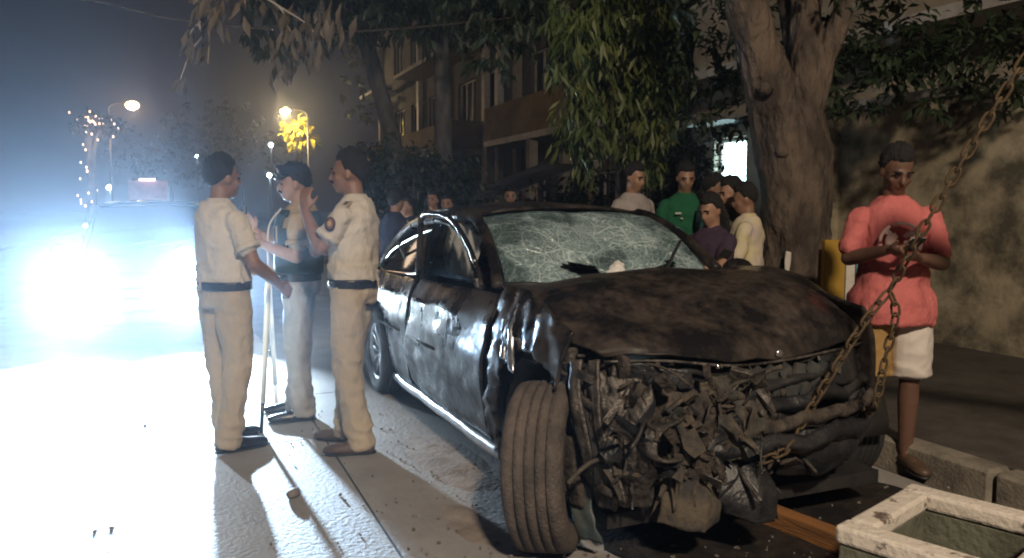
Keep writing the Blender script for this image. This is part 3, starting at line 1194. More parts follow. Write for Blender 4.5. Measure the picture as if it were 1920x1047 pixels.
def crackglass():
    m = bpy.data.materials.new('shattered_glass')
    m.use_nodes = True
    nt = m.node_tree
    b = nt.nodes['Principled BSDF']
    out = nt.nodes['Material Output']
    tc = nt.nodes.new('ShaderNodeTexCoord')
    nz = nt.nodes.new('ShaderNodeTexNoise')
    nz.inputs['Scale'].default_value = 9
    nz.inputs['Detail'].default_value = 4
    nt.links.new(tc.outputs['Object'], nz.inputs['Vector'])
    ad = nt.nodes.new('ShaderNodeVectorMath')
    ad.operation = 'MULTIPLY_ADD'
    ad.inputs[1].default_value = (.05, .05, .05)
    nt.links.new(nz.outputs[1], ad.inputs[0])
    nt.links.new(tc.outputs['Object'], ad.inputs[2])
    tot = None
    for sc, w, amp in ((5, .035, 1.0), (14, .07, .9), (36, .12, .8), (90, .2, .5)):
        v = nt.nodes.new('ShaderNodeTexVoronoi')
        v.feature = 'DISTANCE_TO_EDGE'
        v.inputs['Scale'].default_value = sc
        nt.links.new(ad.outputs[0], v.inputs['Vector'])
        r = nt.nodes.new('ShaderNodeMapRange')
        r.inputs[1].default_value = 0
        r.inputs[2].default_value = w
        r.inputs[3].default_value = amp
        r.inputs[4].default_value = 0
        nt.links.new(v.outputs[0], r.inputs[0])
        if tot is None:
            tot = r.outputs[0]
        else:
            mm = nt.nodes.new('ShaderNodeMath')
            mm.operation = 'MAXIMUM'
            nt.links.new(tot, mm.inputs[0])
            nt.links.new(r.outputs[0], mm.inputs[1])
            tot = mm.outputs[0]
    # the crazing is dense in patches
    n2 = nt.nodes.new('ShaderNodeTexNoise')
    n2.inputs['Scale'].default_value = 3.6
    n2.inputs['Detail'].default_value = 5
    nt.links.new(tc.outputs['Object'], n2.inputs['Vector'])
    r = nt.nodes.new('ShaderNodeMapRange')
    r.inputs[1].default_value = .35
    r.inputs[2].default_value = .65
    r.inputs[3].default_value = .2
    r.inputs[4].default_value = 1.0
    # crushed white round the impact points, nearly clear far from them
    near = None
    for q in ((-1.0, -.22, 1.16), (-1.12, .25, 1.25), (-.9, .42, 1.1)):
        dn = nt.nodes.new('ShaderNodeVectorMath')
        dn.operation = 'DISTANCE'
        dn.inputs[1].default_value = q
        nt.links.new(tc.outputs['Object'], dn.inputs[0])
        if near is None:
            near = dn.outputs['Value']
        else:
            mn = nt.nodes.new('ShaderNodeMath')
            mn.operation = 'MINIMUM'
            nt.links.new(near, mn.inputs[0])
            nt.links.new(dn.outputs['Value'], mn.inputs[1])
            near = mn.outputs[0]
    mq = nt.nodes.new('ShaderNodeMath')
    mq.operation = 'MULTIPLY_ADD'
    nt.links.new(near, mq.inputs[0])
    mq.inputs[1].default_value = -.55
    nt.links.new(n2.outputs[0], mq.inputs[2])
    mq2 = nt.nodes.new('ShaderNodeMath')
    mq2.operation = 'ADD'
    mq2.inputs[1].default_value = .14
    nt.links.new(mq.outputs[0], mq2.inputs[0])
    nt.links.new(mq2.outputs[0], r.inputs[0])
    mm = nt.nodes.new('ShaderNodeMath')
    mm.operation = 'MULTIPLY'
    nt.links.new(tot, mm.inputs[0])
    nt.links.new(r.outputs[0], mm.inputs[1])
    ma = nt.nodes.new('ShaderNodeMath')
    ma.operation = 'MULTIPLY_ADD'
    ma.use_clamp = True
    nt.links.new(r.outputs[0], ma.inputs[0])
    ma.inputs[1].default_value = .8
    nt.links.new(mm.outputs[0], ma.inputs[2])
    cr = nt.nodes.new('ShaderNodeMix')
    cr.data_type = 'RGBA'
    nt.links.new(tot, cr.inputs[0])
    cr.inputs[6].default_value = (.23, .35, .38, 1)
    cr.inputs[7].default_value = (.60, .76, .79, 1)
    nt.links.new(cr.outputs[2], b.inputs['Base Color'])
    b.inputs['Roughness'].default_value = .22
    b.inputs['Specular IOR Level'].default_value = .8
    bp = nt.nodes.new('ShaderNodeBump')
    bp.inputs['Strength'].default_value = .8
    bp.inputs['Distance'].default_value = .01
    nt.links.new(tot, bp.inputs['Height'])
    nt.links.new(bp.outputs[0], b.inputs['Normal'])
    tr = nt.nodes.new('ShaderNodeBsdfTransparent')
    tr.inputs[0].default_value = (.55, .72, .72, 1)
    mix = nt.nodes.new('ShaderNodeMixShader')
    nt.links.new(ma.outputs[0], mix.inputs[0])
    nt.links.new(tr.outputs[0], mix.inputs[1])
    nt.links.new(b.outputs[0], mix.inputs[2])
    nt.links.new(mix.outputs[0], out.inputs[0])
    return m


def sideglass():
    m = bpy.data.materials.new('tinted_side_glass')
    m.use_nodes = True
    nt = m.node_tree
    b = nt.nodes['Principled BSDF']
    b.inputs['Base Color'].default_value = (.02, .025, .025, 1)
    b.inputs['Roughness'].default_value = .06
    b.inputs['Specular IOR Level'].default_value = .8
    tr = nt.nodes.new('ShaderNodeBsdfTransparent')
    tr.inputs[0].default_value = (.45, .5, .5, 1)
    mix = nt.nodes.new('ShaderNodeMixShader')
    mix.inputs[0].default_value = .5
    nt.links.new(tr.outputs[0], mix.inputs[1])
    nt.links.new(b.outputs[0], mix.inputs[2])
    nt.links.new(mix.outputs[0], nt.nodes['Material Output'].inputs[0])
    return m


paint, crack, tint = carpaint(), crackglass(), sideglass()
wreckmetal = pbr('muddy_metal', (0.088, 0.070, 0.057), .8, .15, col2=(.018, .015, .014), scale=13, mixlo=.38, mixhi=.62, bump=.7, bscale=45)
wreckgrey = pbr('bare_metal', (0.14, 0.125, 0.115), .5, .5, col2=(.032, .028, .025), scale=11, mixlo=.4, mixhi=.62, bump=.5, bscale=50)
darkpl = pbr('scuffed_black_plastic', (0.012, 0.013, 0.016), .42, col2=(.045, .043, .043), scale=7, mixlo=.45, mixhi=.75, bump=.4, bscale=40)
mudpl = pbr('muddy_plastic', (0.10, 0.08, 0.058), .85, col2=(.028, .028, .028), scale=6, mixlo=.4, mixhi=.6, bump=.5, bscale=40)
dustyrub = pbr('dusty_rubber', (0.125, 0.10, 0.085), .9, col2=(.05, .043, .038), scale=9, mixlo=.35, mixhi=.7, bump=.6, bscale=70)
fabric = pbr('cabin_fabric', (0.03, 0.03, 0.032), .9)
airbagm = pbr('airbag_cloth', (0.42, 0.42, 0.42), .85, col2=(.3, .3, .29), scale=8, bump=.4, bscale=25)
silver = pbr('silver_trim', (0.55, 0.57, 0.60), .28, .9, col2=(.3, .3, .32), scale=14, mixlo=.45, mixhi=.75)

car = thing('wrecked_car', 'black dusty wrecked sedan with smashed front and shattered windscreen', 'car', C0, STREET_ROT)

RW = Vector((-3.0, -.80, .34))       # right rear wheel
FWC = Vector((.15, -.90, .358))      # right front wheel, torn outwards


def side_y(x, z, s=-1):
    """Half width of the body side at length x, height z."""
    prof = [(.15, .82), (.3, .885), (.5, .915), (.7, .915), (.85, .89), (.95, .85), (1.06, .79), (1.2, .74)]
    for (a, p), (b, q) in zip(prof, prof[1:]):
        if z <= b:
            k = p + (q - p) * max(0, (z - a)) / (b - a)
            break
    else:
        k = .74
    if x < -2.7:
        k -= .07 * ((-2.7 - x) / 1.4) ** 2
    return s * k


def belt(x):
    return 1.0 + .025 * x * .9 + .03 if x > -2.4 else .965 + .004 * (x + 2.4)


def dent(amp, sc, o, crease=.5):
    def f(p):
        d = N(p, sc, o) * amp + (ridged(p, sc * 1.9, o + 5) - .4) * amp * crease + N(p, sc * 5, o) * amp * .15
        return Vector((N(p, sc * 1.3, o + 9) * amp * .4, d, N(p, sc * 1.3, o + 3) * amp * .4))
    return f


def side_panel(name, x0, x1, zlo, zhi, s=-1, hole=None, dz=None, nx=40, nz=26, parent=None, mat=None, lip=True):
    P = []
    for i in range(nx + 1):
        x = x0 + (x1 - x0) * i / nx
        a, b = zlo(x), zhi(x)
        row = []
        for j in range(nz + 1):
            z = a + (b - a) * j / nz
            q = Vector((x, side_y(x, z, s), z))
            # pull edge vertices onto the wheel arch
            if hole:
                d = Vector((q.x - hole[0], 0, q.z - hole[1]))
                if d.length < hole[2] and q.z > .2:
                    if d.length < 1e-3:
                        d = Vector((0, 0, 1))
                    dd = d.normalized() * hole[2]
                    q = Vector((hole[0] + dd.x, side_y(hole[0] + dd.x, hole[1] + dd.z, s) , hole[1] + dd.z))
            if dz:
                q += dz(q)
            row.append(q)
        P.append(row)
    keep = (lambda c: (Vector((c.x - hole[0], 0, c.z - hole[1])).length > hole[2] * 1.004)) if hole else None
    o = MB().grid(P, keep).build(name, mat or paint, parent or car, solid=.012)
    return o


flatlo = lambda z: (lambda x: z)
# rear quarter, doors and wing on the visible side
side_panel('rear_quarter', -4.25, -3.07, lambda x: .26 + .1 * max(0, (-3.6 - x)), lambda x: belt(x), hole=(RW.x, RW.z, .40), nx=30, dz=dent(.006, 2, 1))
rd = side_panel('rear_door', -3.06, -2.10, flatlo(.25), lambda x: belt(x), hole=(RW.x, RW.z, .40), nx=34, dz=dent(.012, 2.2, 2))
door = bpy.data.objects.new('front_door', None)
fd = side_panel('front_door', -2.09, -.60, flatlo(.26), lambda x: belt(x), dz=lambda p: dent(.010, 1.9, 4, .4)(p) + Vector((0, .022 * crumple(p, 1.5, 4, 3), 0)), nx=54, nz=36)
wing = side_panel('front_wing', -.585, .28, lambda x: .30 if x < -.2 else .55, lambda x: 1.06 - .16 * max(0, x + .3) ** 1.2, hole=(-.02, .36, .46), nx=40, nz=34,
                  dz=lambda p: dent(.008, 2.6, 7, .5)(p) + Vector((.02 * crumple(p, 2.2, 9), .045 * crumple(p, 2.0, 7), .025 * crumple(p, 2.4, 8))) + Vector((0, -.04 * max(0, p.x + .2), -.05 * max(0, p.x) * 1.5)))
for s in (1,):
    side_panel('rear_quarter', -4.25, -3.07, lambda x: .26 + .1 * max(0, (-3.6 - x)), lambda x: belt(x), s, hole=(RW.x, RW.z, .40), nx=30)
    side_panel('rear_door', -3.06, -2.10, flatlo(.25), lambda x: belt(x), s, hole=(RW.x, RW.z, .40), nx=30)
    side_panel('front_door', -2.09, -.60, flatlo(.26), lambda x: belt(x), s, dz=dent(.01, 2, 14))
    side_panel('front_wing', -.585, .36, lambda x: .32, lambda x: 1.08 - .16 * max(0, x + .2), s, hole=(-.05, .36, .42), dz=lambda p: dent(.02, 2.2, 17)(p) + Vector((0, -.17 * min(1, max(0, (p.x + .45) / .7)), 0)), nx=34, nz=30)
# silver strips stand in for bright highlights on the buckled wing
for k, (a, b, c) in enumerate((((-.30, 1.0), (-.24, .86), (-.20, .70)), ((-.36, .93), (-.33, .84), (-.30, .74)))):
    rows = []
    for x, z in (a, b, c):
        y = side_y(x, z) - .022
        rows.append([(x - .022, y + .01, z), (x, y - .012, z + .01), (x + .022, y + .006, z)])
    MB().patch(rows, 22, 8, lambda p: Vector((.012 * crumple(p, 9, k), .014 * crumple(p, 8, k + 3), .008 * crumple(p, 9, k + 5)))).build('highlight_strip', silver, wing, solid=.004)
# shut lines read as dark gaps onto the inner shell
sh = MB()
for s in (-1, 1):
    P = []
    for i in range(31):
        x = -4.1 + 4.0 * i / 30
        P.append([(x, side_y(x, z, s) * .93, z) for z in (.3, .45, .6, .75, .9)])
    sh.grid(P, lambda c: (Vector((c.x - RW.x, 0, c.z - RW.z)).length > .42) and (Vector((c.x + .02, 0, c.z - .36)).length > .48))
sh.build('inner_shell', blackpl, car)
# sill with its bright strip
for s in (-1, 1):
    m = MB()
    m.patch([[(x, s * (.86 + dy), z + (.012 * N((x, 0, 1), 3))) for x in (-2.62, -2.2, -1.6, -1.1, -.5)] for dy, z in ((-.05, .255), (.015, .235), (.02, .19), (-.03, .155))], 10, 40, dent(.012, 3, 21))
    m.build('sill', silver if s < 0 else paint, car, solid=.01)
m = MB()
m.box((-1.75, 0, .17), (4.3, 1.5, .06))
m.build('floor_pan', blackpl, car, smooth=False)

# door furniture
for d, hx in ((rd, -2.95 + .18), (fd, -1.92)):
    y = side_y(hx, .86) - .03
    MB().tube(catmull([(hx - .0, y + .02, .855), (hx + .05, y - .015, .87), (hx + .17, y - .015, .875), (hx + .22, y + .02, .865)], 12), .014, 8).build('handle', paint, d)
    MB().tube([(hx - .12, side_y(hx, .60) - .012, .60), (hx + .5, side_y(hx + .5, .60) - .012, .61)], [.010, .010], 6).build('trim_strip', blackpl, d)

# glasshouse: bright window surrounds
def rail(pts, r, name, mat, parent, n=40, seg=8):
    return MB().tube(catmull(pts, n), r, seg).build(name, mat, parent)


rail([(-2.16, -.772, 1.01), (-2.5, -.775, .985), (-3.1, -.765, .955), (-3.42, -.745, .945), (-3.53, -.73, .965), (-3.50, -.71, 1.02), (-3.25, -.69, 1.13), (-2.8, -.665, 1.235), (-2.35, -.655, 1.305), (-2.16, -.66, 1.325)], .014, 'window_surround', chrome, rd, 70)
MB().patch([[(-2.17, -.765, 1.01), (-2.8, -.765, .975), (-3.42, -.735, .955)], [(-2.17, -.655, 1.32), (-2.75, -.668, 1.235), (-3.47, -.705, 1.02)]], 10, 20).build('side_window', tint, rd)
MB().box((-2.86, -.715, 1.09), (.035, .02, .25), (.42, 0, 0)).build('window_divider', blackpl, rd)
# the front door frame has sprung outwards
rail([(-2.10, -.80, 1.40), (-1.98, -.80, 1.428), (-1.72, -.785, 1.425), (-1.5, -.77, 1.38), (-1.27, -.765, 1.26), (-1.13, -.765, 1.15)], .017, 'window_surround', chrome, fd)
rail([(-1.13, -.765, 1.15), (-1.05, -.77, 1.09), (-.98, -.785, 1.03)], .014, 'window_surround_end', paint, fd, 12)
rail([(-2.12, -.82, 1.0), (-2.11, -.81, 1.2), (-2.10, -.80, 1.41)], .024, 'window_frame', paint, fd, 14)
rail([(-2.03, -.79, 1.37), (-1.75, -.775, 1.385), (-1.5, -.755, 1.34), (-1.3, -.75, 1.23), (-1.12, -.76, 1.07)], .018, 'window_frame', paint, fd, 30)
m = MB()
m.patch([[(-2.06, -.80, 1.02), (-1.6, -.79, 1.03), (-1.08, -.78, 1.04)], [(-2.05, -.785, 1.2), (-1.7, -.775, 1.22), (-1.2, -.765, 1.15)], [(-2.03, -.775, 1.38), (-1.75, -.765, 1.38), (-1.4, -.76, 1.27)]], 14, 24, None,
        lambda c: c.x < -1.55 + .1 * N(c, 9) or c.z < 1.06)
m.build('side_window', tint, fd)
# deployed curtain airbag hanging in the door opening
m = MB()
m.patch([[(-2.05, -.62, 1.36), (-1.8, -.63, 1.37), (-1.55, -.63, 1.34), (-1.3, -.64, 1.22)],
         [(-2.03, -.66, 1.2), (-1.8, -.68, 1.18), (-1.55, -.69, 1.16), (-1.27, -.70, 1.08)],
         [(-2.0, -.64, 1.05), (-1.8, -.65, 1.0), (-1.5, -.66, 1.0), (-1.22, -.68, .98)]], 24, 40, lambda p: Vector((0, .022 * math.sin(p.x * 30) + .01 * N(p, 8), 0)))
m.build('curtain_airbag', airbagm, car, solid=.008)

# roof, pillars
m = MB()
m.patch([[(-1.50, y, 1.425 + .045 * (1 - (y / .62) ** 2)) if abs(y) < .6 else (-1.58, y, 1.415) for y in (-.62, -.45, -.2, 0, .2, .45, .62)],
         [(-2.0, y, 1.45 + .05 * (1 - (y / .62) ** 2)) for y in (-.63, -.45, -.2, 0, .2, .45, .63)],
         [(-2.6, y, 1.42 + .05 * (1 - (y / .62) ** 2)) for y in (-.62, -.45, -.2, 0, .2, .45, .62)],
         [(-3.2, y, 1.32 + .05 * (1 - (y / .6) ** 2)) for y in (-.58, -.42, -.2, 0, .2, .42, .58)]], 30, 30, lambda p: Vector((0, 0, .008 * N(p, 4))))
m.build('roof', paint, car, solid=.02)
m = MB()
m.patch([[(-3.2, y, 1.325 + .045 * (1 - (y / .6) ** 2)) for y in (-.58, -.3, 0, .3, .58)], [(-3.75, y, 1.03) for y in (-.66, -.33, 0, .33, .66)]], 10, 16)
m.build('rear_window', tint, car)
m = MB()
m.patch([[(-3.72, y, 1.03 - .05 * abs(y)) for y in (-.74, -.4, 0, .4, .74)], [(-4.15, y, 1.02 - .05 * abs(y)) for y in (-.74, -.4, 0, .4, .74)], [(-4.33, y, .93) for y in (-.72, -.4, 0, .4, .72)], [(-4.36, y, .55) for y in (-.74, -.4, 0, .4, .74)], [(-4.34, y, .3) for y in (-.72, -.4, 0, .4, .72)]], 24, 20)
m.build('boot_lid', paint, car, solid=.02)
for s in (-1, 1):
    rail([(-3.55, s * .72, .97), (-3.45, s * .69, 1.1), (-3.2, s * .62, 1.27), (-2.7, s * .635, 1.36), (-2.1, s * .645, 1.405), (-1.6, s * .63, 1.415)], [.05, .06, .05, .03, .03, .035] and .036, 'roof_rail', paint, car)
    MB().box((-4.3, s * .58, .8), (.08, .32, .16)).build('tail_light', redm, car, bevel=.02)
rail([(-1.62, -.63, 1.42), (-1.45, -.64, 1.40), (-1.22, -.66, 1.30), (-1.03, -.69, 1.16), (-.86, -.73, 1.03)], .034, 'windscreen_pillar', paint, car)
rail([(-1.62, .62, 1.43), (-1.45, .63, 1.40), (-1.2, .65, 1.31), (-1.0, .67, 1.21), (-.82, .70, 1.09)], .034, 'windscreen_pillar', paint, car)
rail([(-2.11, -.80, .95), (-2.12, -.74, 1.15), (-2.12, -.65, 1.38)], .04, 'door_pillar', paint, car, 14)
rail([(-2.11, .80, .95), (-2.12, .74, 1.15), (-2.12, .65, 1.38)], .04, 'door_pillar', paint, car, 14)
MB().patch([[(-1.1, .765, 1.03), (-2.08, .775, 1.0)], [(-1.5, .66, 1.35), (-2.08, .66, 1.38)]], 6, 8).build('side_window', tint, car)
MB().patch([[(-2.16, .765, 1.0), (-3.42, .735, .955)], [(-2.16, .655, 1.35), (-3.42, .69, 1.08)]], 6, 8).build('side_window', tint, car)

# shattered windscreen with a caved-in lower edge and torn holes
def ws(u, v):
    """u across (right to left), v up."""
    y = -.67 + 1.34 * u
    bow = 1 - (2 * u - 1) ** 2
    b = Vector((-.90 + .20 * bow, y, 1.055 + .035 * u + .005 * bow))
    t = Vector((-1.47 + .02 * bow, y * .90, 1.405 + .045 * bow))
    p = b.lerp(t, v)
    n = Vector((.5, 0, .85))
    p += n * (.05 * math.sin(PI * v) * (1 - .4 * bow))
    cave = math.exp(-((u - .50) / .26) ** 2 - ((v - .22) / .34) ** 2) * .11 + math.exp(-((u - .55) / .12) ** 2 - ((v - .78) / .25) ** 2) * .04
    return p - n * cave + n * .006 * N((u, v, 0), 9)


wnu, wnv = 60, 30
P = [[ws(i / wnu, j / wnv) for j in range(wnv + 1)] for i in range(wnu + 1)]
hol = []
m = MB()
for i in range(wnu):
    for j in range(wnv):
        u, v = (i + .5) / wnu, (j + .5) / wnv
        h1 = math.hypot((u - .36) / .10, (v - .22) / .085) + .35 * N((u, v, 0), 16)
        h2 = math.hypot((u - .66) / .21, (v - .05 - (u - .66) * .55) / .07) + .35 * N((u, v, 3), 16)
        if h1 < 1 or h2 < 1:
            continue
        m.add([P[i][j], P[i + 1][j], P[i + 1][j + 1], P[i][j + 1]], [(0, 1, 2, 3)])
me = m.mesh('windscreen', crack)
bmx = bmesh.new()
bmx.from_mesh(me)
bmesh.ops.remove_doubles(bmx, verts=bmx.verts, dist=1e-5)
bmx.to_mesh(me)
bmx.free()
link('windscreen', me, car, solid=.006)
rail([ws(u / 20, -.02) + Vector((.012, 0, -.004)) for u in range(21)], .016, 'windscreen_seal', blackpl, car, 50)
for pts in ([ws(.30, -.03), ws(.42, .03), ws(.58, .05), ws(.72, .10)], [ws(.60, -.02), ws(.72, .06), ws(.84, .22), ws(.93, .34)]):
    rail([p + Vector((.03, 0, .03)) for p in pts], .010, 'wiper', blackpl, car, 16, 6)
# cabin seen through the holes
MB().patch([[(-.78, y, 1.0) for y in (-.68, -.3, 0, .3, .68)], [(-1.0, y, 1.06) for y in (-.66, -.3, 0, .3, .66)], [(-1.25, y, 1.02) for y in (-.64, -.3, 0, .3, .64)], [(-1.3, y, .8) for y in (-.64, -.3, 0, .3, .64)]], 16, 20, dent(.02, 3, 30)).build('dashboard', fabric, car, solid=.02)
M = Matrix.Rotation(-.5, 4, 'Y')
M.translation = Vector((-1.42, -.36, 1.0))
MB().lathe([(.016 * math.cos(a), .185 + .016 * math.sin(a)) for a in [2 * PI * k / 8 for k in range(8)]], 28, M, True).build('steering_wheel', fabric, car)
for y in (-.37, .37):
    m = MB()
    m.limb([(-1.75, y, .55), (-2.2, y, .52)], [(.24, .09), (.24, .09)], 14)
    s = m.build('seat', fabric, car)
    MB().limb([(-2.25, y, .62), (-2.42, y, 1.1)], [(.23, .07), (.19, .06)], 14).build('backrest', fabric, s)
    MB().limb([(-2.44, y - .08, 1.24), (-2.44, y + .08, 1.24)], [(.09, .05), (.09, .05)], 10).build('headrest', fabric, s)

# bonnet: pushed back, buckled and covered in dust
hood = [
    [(-.74, -.76, 1.055), (-.66, -.5, 1.075), (-.60, -.2, 1.085), (-.58, .1, 1.095), (-.63, .45, 1.105), (-.78, .78, 1.095)],
    [(-.52, -.80, 1.03), (-.45, -.5, 1.10), (-.42, -.2, 1.12), (-.40, .1, 1.125), (-.42, .45, 1.14), (-.52, .80, 1.12)],
    [(-.22, -.83, .97), (-.18, -.5, 1.07), (-.15, -.2, 1.09), (-.12, .1, 1.10), (-.12, .45, 1.12), (-.18, .79, 1.09)],
    [(.08, -.82, .90), (.12, -.5, .99), (.15, -.2, 1.01), (.15, .1, 1.02), (.12, .45, 1.04), (.08, .76, 1.01)],
    [(.27, -.76, .865), (.36, -.5, .90), (.40, -.2, .895), (.38, .1, .91), (.34, .45, .93), (.24, .74, .90)],
    [(.30, -.72, .835), (.43, -.5, .845), (.47, -.2, .81), (.46, .1, .81), (.42, .45, .83), (.29, .72, .82)],
]


def hooddent(p):
    d = .022 * N(p, 2.6, 3) + .020 * (ridged((p.x * .7, p.y, p.z), 2.3, 8) - .4) + .006 * N(p, 9, 1)
    d -= .05 * math.exp(-((p.x - .1) / .16) ** 2 - ((p.y + .45) / .2) ** 2)
    d += .03 * math.exp(-((p.x - .22) / .12) ** 2 - ((p.y + .62) / .14) ** 2)
    d += .012 * crumple(p, 1.3, 5, 3)
    return Vector((0, 0, d))


bon = MB().patch(hood, 70, 90, hooddent).build('bonnet', paint, car, solid=.014)
rail([Vector(p) + Vector((.006, 0, -.012)) for p in hood[5]], .007, 'bonnet_edge', wreckgrey, bon, 40, 6)
MB().lathe([(0, .0), (.006, .014), (-.004, .018)], 20, Matrix.Translation((.47, .06, .83))).build('badge_mount', silver, bon)

# ---- the torn front end
def plate(name, pts, mat, amp=.03, sc=6, o=0, nu=16, nv=16, th=.008, parent=None, rag=0.0):
    m = MB()

    def d(p):
        p = Vector((p.x, p.y, p.z * .45))
        return Vector((crumple(p, sc * .7, o + 2), crumple(p, sc * .7, o + 7), crumple(p, sc * .7, o + 5))) * amp * 1.1 + Vector((N(p, sc, o), N(p, sc, o + 11), N(p, sc, o + 23))) * amp * .4
    k = (lambda c: N(c, 14, o) > -rag) if rag else None
    m.patch(pts, nu, nv, d, k)
    return m.build(name, mat, parent or car, solid=th)


# inner wing and suspension behind the wheel
plate('inner_wing', [[(.10, -.72, .84), (.24, -.70, .85), (.40, -.62, .83)], [(.14, -.74, .66), (.30, -.74, .66), (.46, -.66, .66)], [(.14, -.72, .46), (.30, -.74, .46), (.46, -.66, .48)]], wreckmetal, .04, 6, 1, 22, 22)
plate('inner_wing', [[(-.4, -.62, .88), (-.1, -.60, .90), (.14, -.66, .86)], [(-.45, -.62, .6), (-.1, -.58, .62), (.16, -.66, .62)], [(-.45, -.62, .3), (-.1, -.6, .3), (.16, -.66, .38)]], blackpl, .02, 5, 2, 14, 14)
plate('chassis_leg', [[(.0, -.60, .62), (.3, -.58, .62), (.62, -.54, .63)], [(.0, -.70, .58), (.3, -.70, .59), (.64, -.66, .62)], [(.0, -.70, .46), (.3, -.70, .47), (.64, -.66, .5)], [(.0, -.58, .44), (.3, -.58, .45), (.62, -.54, .47)]], wreckgrey, .03, 6, 3, 18, 22, .01)
rail([(.16, -.80, .86), (.22, -.82, .68), (.26, -.80, .5), (.30, -.78, .33), (.34, -.74, .24)], .030, 'suspension_strut', wreckgrey, car, 20, 12)
m = MB()
for k in range(7):
    z = .84 - k * .04
    pass
q = []
for k in range(120):
    a = k / 120 * 2 * PI * 6
    q.append((.17 + .05 * math.cos(a) + k * .0005, -.80 + .05 * math.sin(a), .84 - k / 120 * .26))
m.tube(q, .008, 6)
m.build('coil_spring', wreckgrey, car)
rail([(.30, -.78, .30), (.22, -.60, .28), (.1, -.42, .26)], .028, 'control_arm', wreckmetal, car, 14, 10)
rail([(.36, -.76, .34), (.44, -.60, .34), (.42, -.42, .32)], .018, 'tie_rod', wreckgrey, car, 14, 8)
plate('wheel_hub_carrier', [[(.18, -.86, .5), (.30, -.84, .52)], [(.16, -.88, .36), (.32, -.84, .36)], [(.2, -.86, .22), (.32, -.82, .24)]], wreckmetal, .02, 10, 4, 12, 10, .05)
# crumpled sheets, radiator support and lamp housings
specs = [
    ('crumpled_panel', [[(.30, -.80, .80), (.40, -.74, .79), (.50, -.62, .77)], [(.34, -.83, .62), (.46, -.77, .62), (.56, -.64, .63)], [(.36, -.82, .44), (.48, -.77, .42), (.58, -.64, .44)], [(.36, -.78, .27), (.46, -.74, .25), (.54, -.64, .28)]], wreckgrey, .032, 9, 5, 44, 34),
    ('crumpled_panel', [[(.36, -.62, .74), (.48, -.52, .73), (.54, -.38, .72)], [(.44, -.64, .58), (.56, -.52, .58), (.60, -.38, .58)], [(.46, -.62, .42), (.58, -.52, .40), (.60, -.38, .42)]], wreckmetal, .034, 9, 6, 40, 34),
    ('crumpled_panel', [[(.40, -.42, .74), (.52, -.30, .75), (.54, -.14, .74)], [(.50, -.42, .60), (.60, -.30, .60), (.60, -.14, .60)], [(.52, -.42, .46), (.62, -.30, .45), (.60, -.14, .46)]], mudpl, .034, 9, 7, 40, 34),
    ('lamp_housing', [[(.26, -.70, .81), (.40, -.60, .82), (.47, -.40, .80)], [(.32, -.68, .72), (.42, -.58, .72), (.48, -.40, .72)]], darkpl, .02, 6, 8, 12, 18),
    ('lamp_housing', [[(.44, .30, .80), (.40, .50, .82), (.28, .68, .82)], [(.50, .30, .68), (.46, .50, .68), (.32, .70, .69)]], darkpl, .015, 6, 9, 12, 18),
    ('radiator', [[(.36, -.42, .78), (.38, 0, .78), (.36, .5, .79)], [(.34, -.42, .5), (.36, 0, .5), (.34, .5, .5)], [(.30, -.42, .26), (.32, 0, .25), (.30, .5, .27)]], blackpl, .02, 4, 10, 18, 24),
    ('undertray_flap', [[(.50, -.56, .40), (.56, -.46, .41), (.56, -.34, .39)], [(.56, -.60, .30), (.64, -.48, .31), (.62, -.36, .29)], [(.56, -.62, .21), (.66, -.49, .20), (.64, -.38, .20)]], mudpl, .022, 6, 11, 20, 20),
    ('undertray_flap', [[(.54, -.36, .40), (.60, -.22, .41), (.60, -.12, .40)], [(.62, -.37, .30), (.68, -.22, .29), (.66, -.10, .30)], [(.62, -.34, .23), (.70, -.18, .19), (.68, -.09, .18)]], darkpl, .022, 6, 12, 20, 20),
    ('bumper_cover', [[(.50, .0, .50), (.53, .25, .52), (.46, .5, .55), (.32, .70, .58)], [(.56, .02, .39), (.58, .25, .40), (.51, .5, .42), (.35, .73, .44)], [(.52, .04, .30), (.54, .25, .30), (.46, .5, .32), (.32, .71, .35)]], darkpl, .025, 4, 13, 24, 34),
    ('side_flap', [[(.22, -.84, .34), (.34, -.80, .34)], [(.28, -.85, .2), (.40, -.80, .2)], [(.32, -.83, .08), (.42, -.78, .09)]], pbr('teal_plastic', (.035, .07, .08), .6, col2=(.09, .09, .085), scale=9), .02, 8, 14, 14, 12),
]
for nm, pts, mt, amp, sc, o, nu, nv in specs:
    plate(nm, pts, mt, amp, sc, o, nu, nv, rag=.55 if nm == 'crumpled_panel' else 0)
# bumper carrier beams across the nose
for k, (z, x, r) in enumerate(((.62, .49, .040), (.545, .55, .030), (.47, .57, .042), (.70, .43, .03))):
    ys = (-.52, -.32, -.12, .08, .28, .48, .71)
    xs = (-.04, .03, .06, .07, .04, -.02, -.16)
    top = [(x + dx - .02, y, z + .03 * (y + .2) + r) for y, dx in zip(ys, xs)]
    mid = [(x + dx + .012, y, z + .03 * (y + .2)) for y, dx in zip(ys, xs)]
    low = [(x + dx - .02, y, z + .03 * (y + .2) - r) for y, dx in zip(ys, xs)]
    plate('bumper_beam', [top, mid, low], (darkpl, wreckmetal, darkpl, blackpl)[k], .024, 4.5, 40 + k * 7, 8, 44, .008)
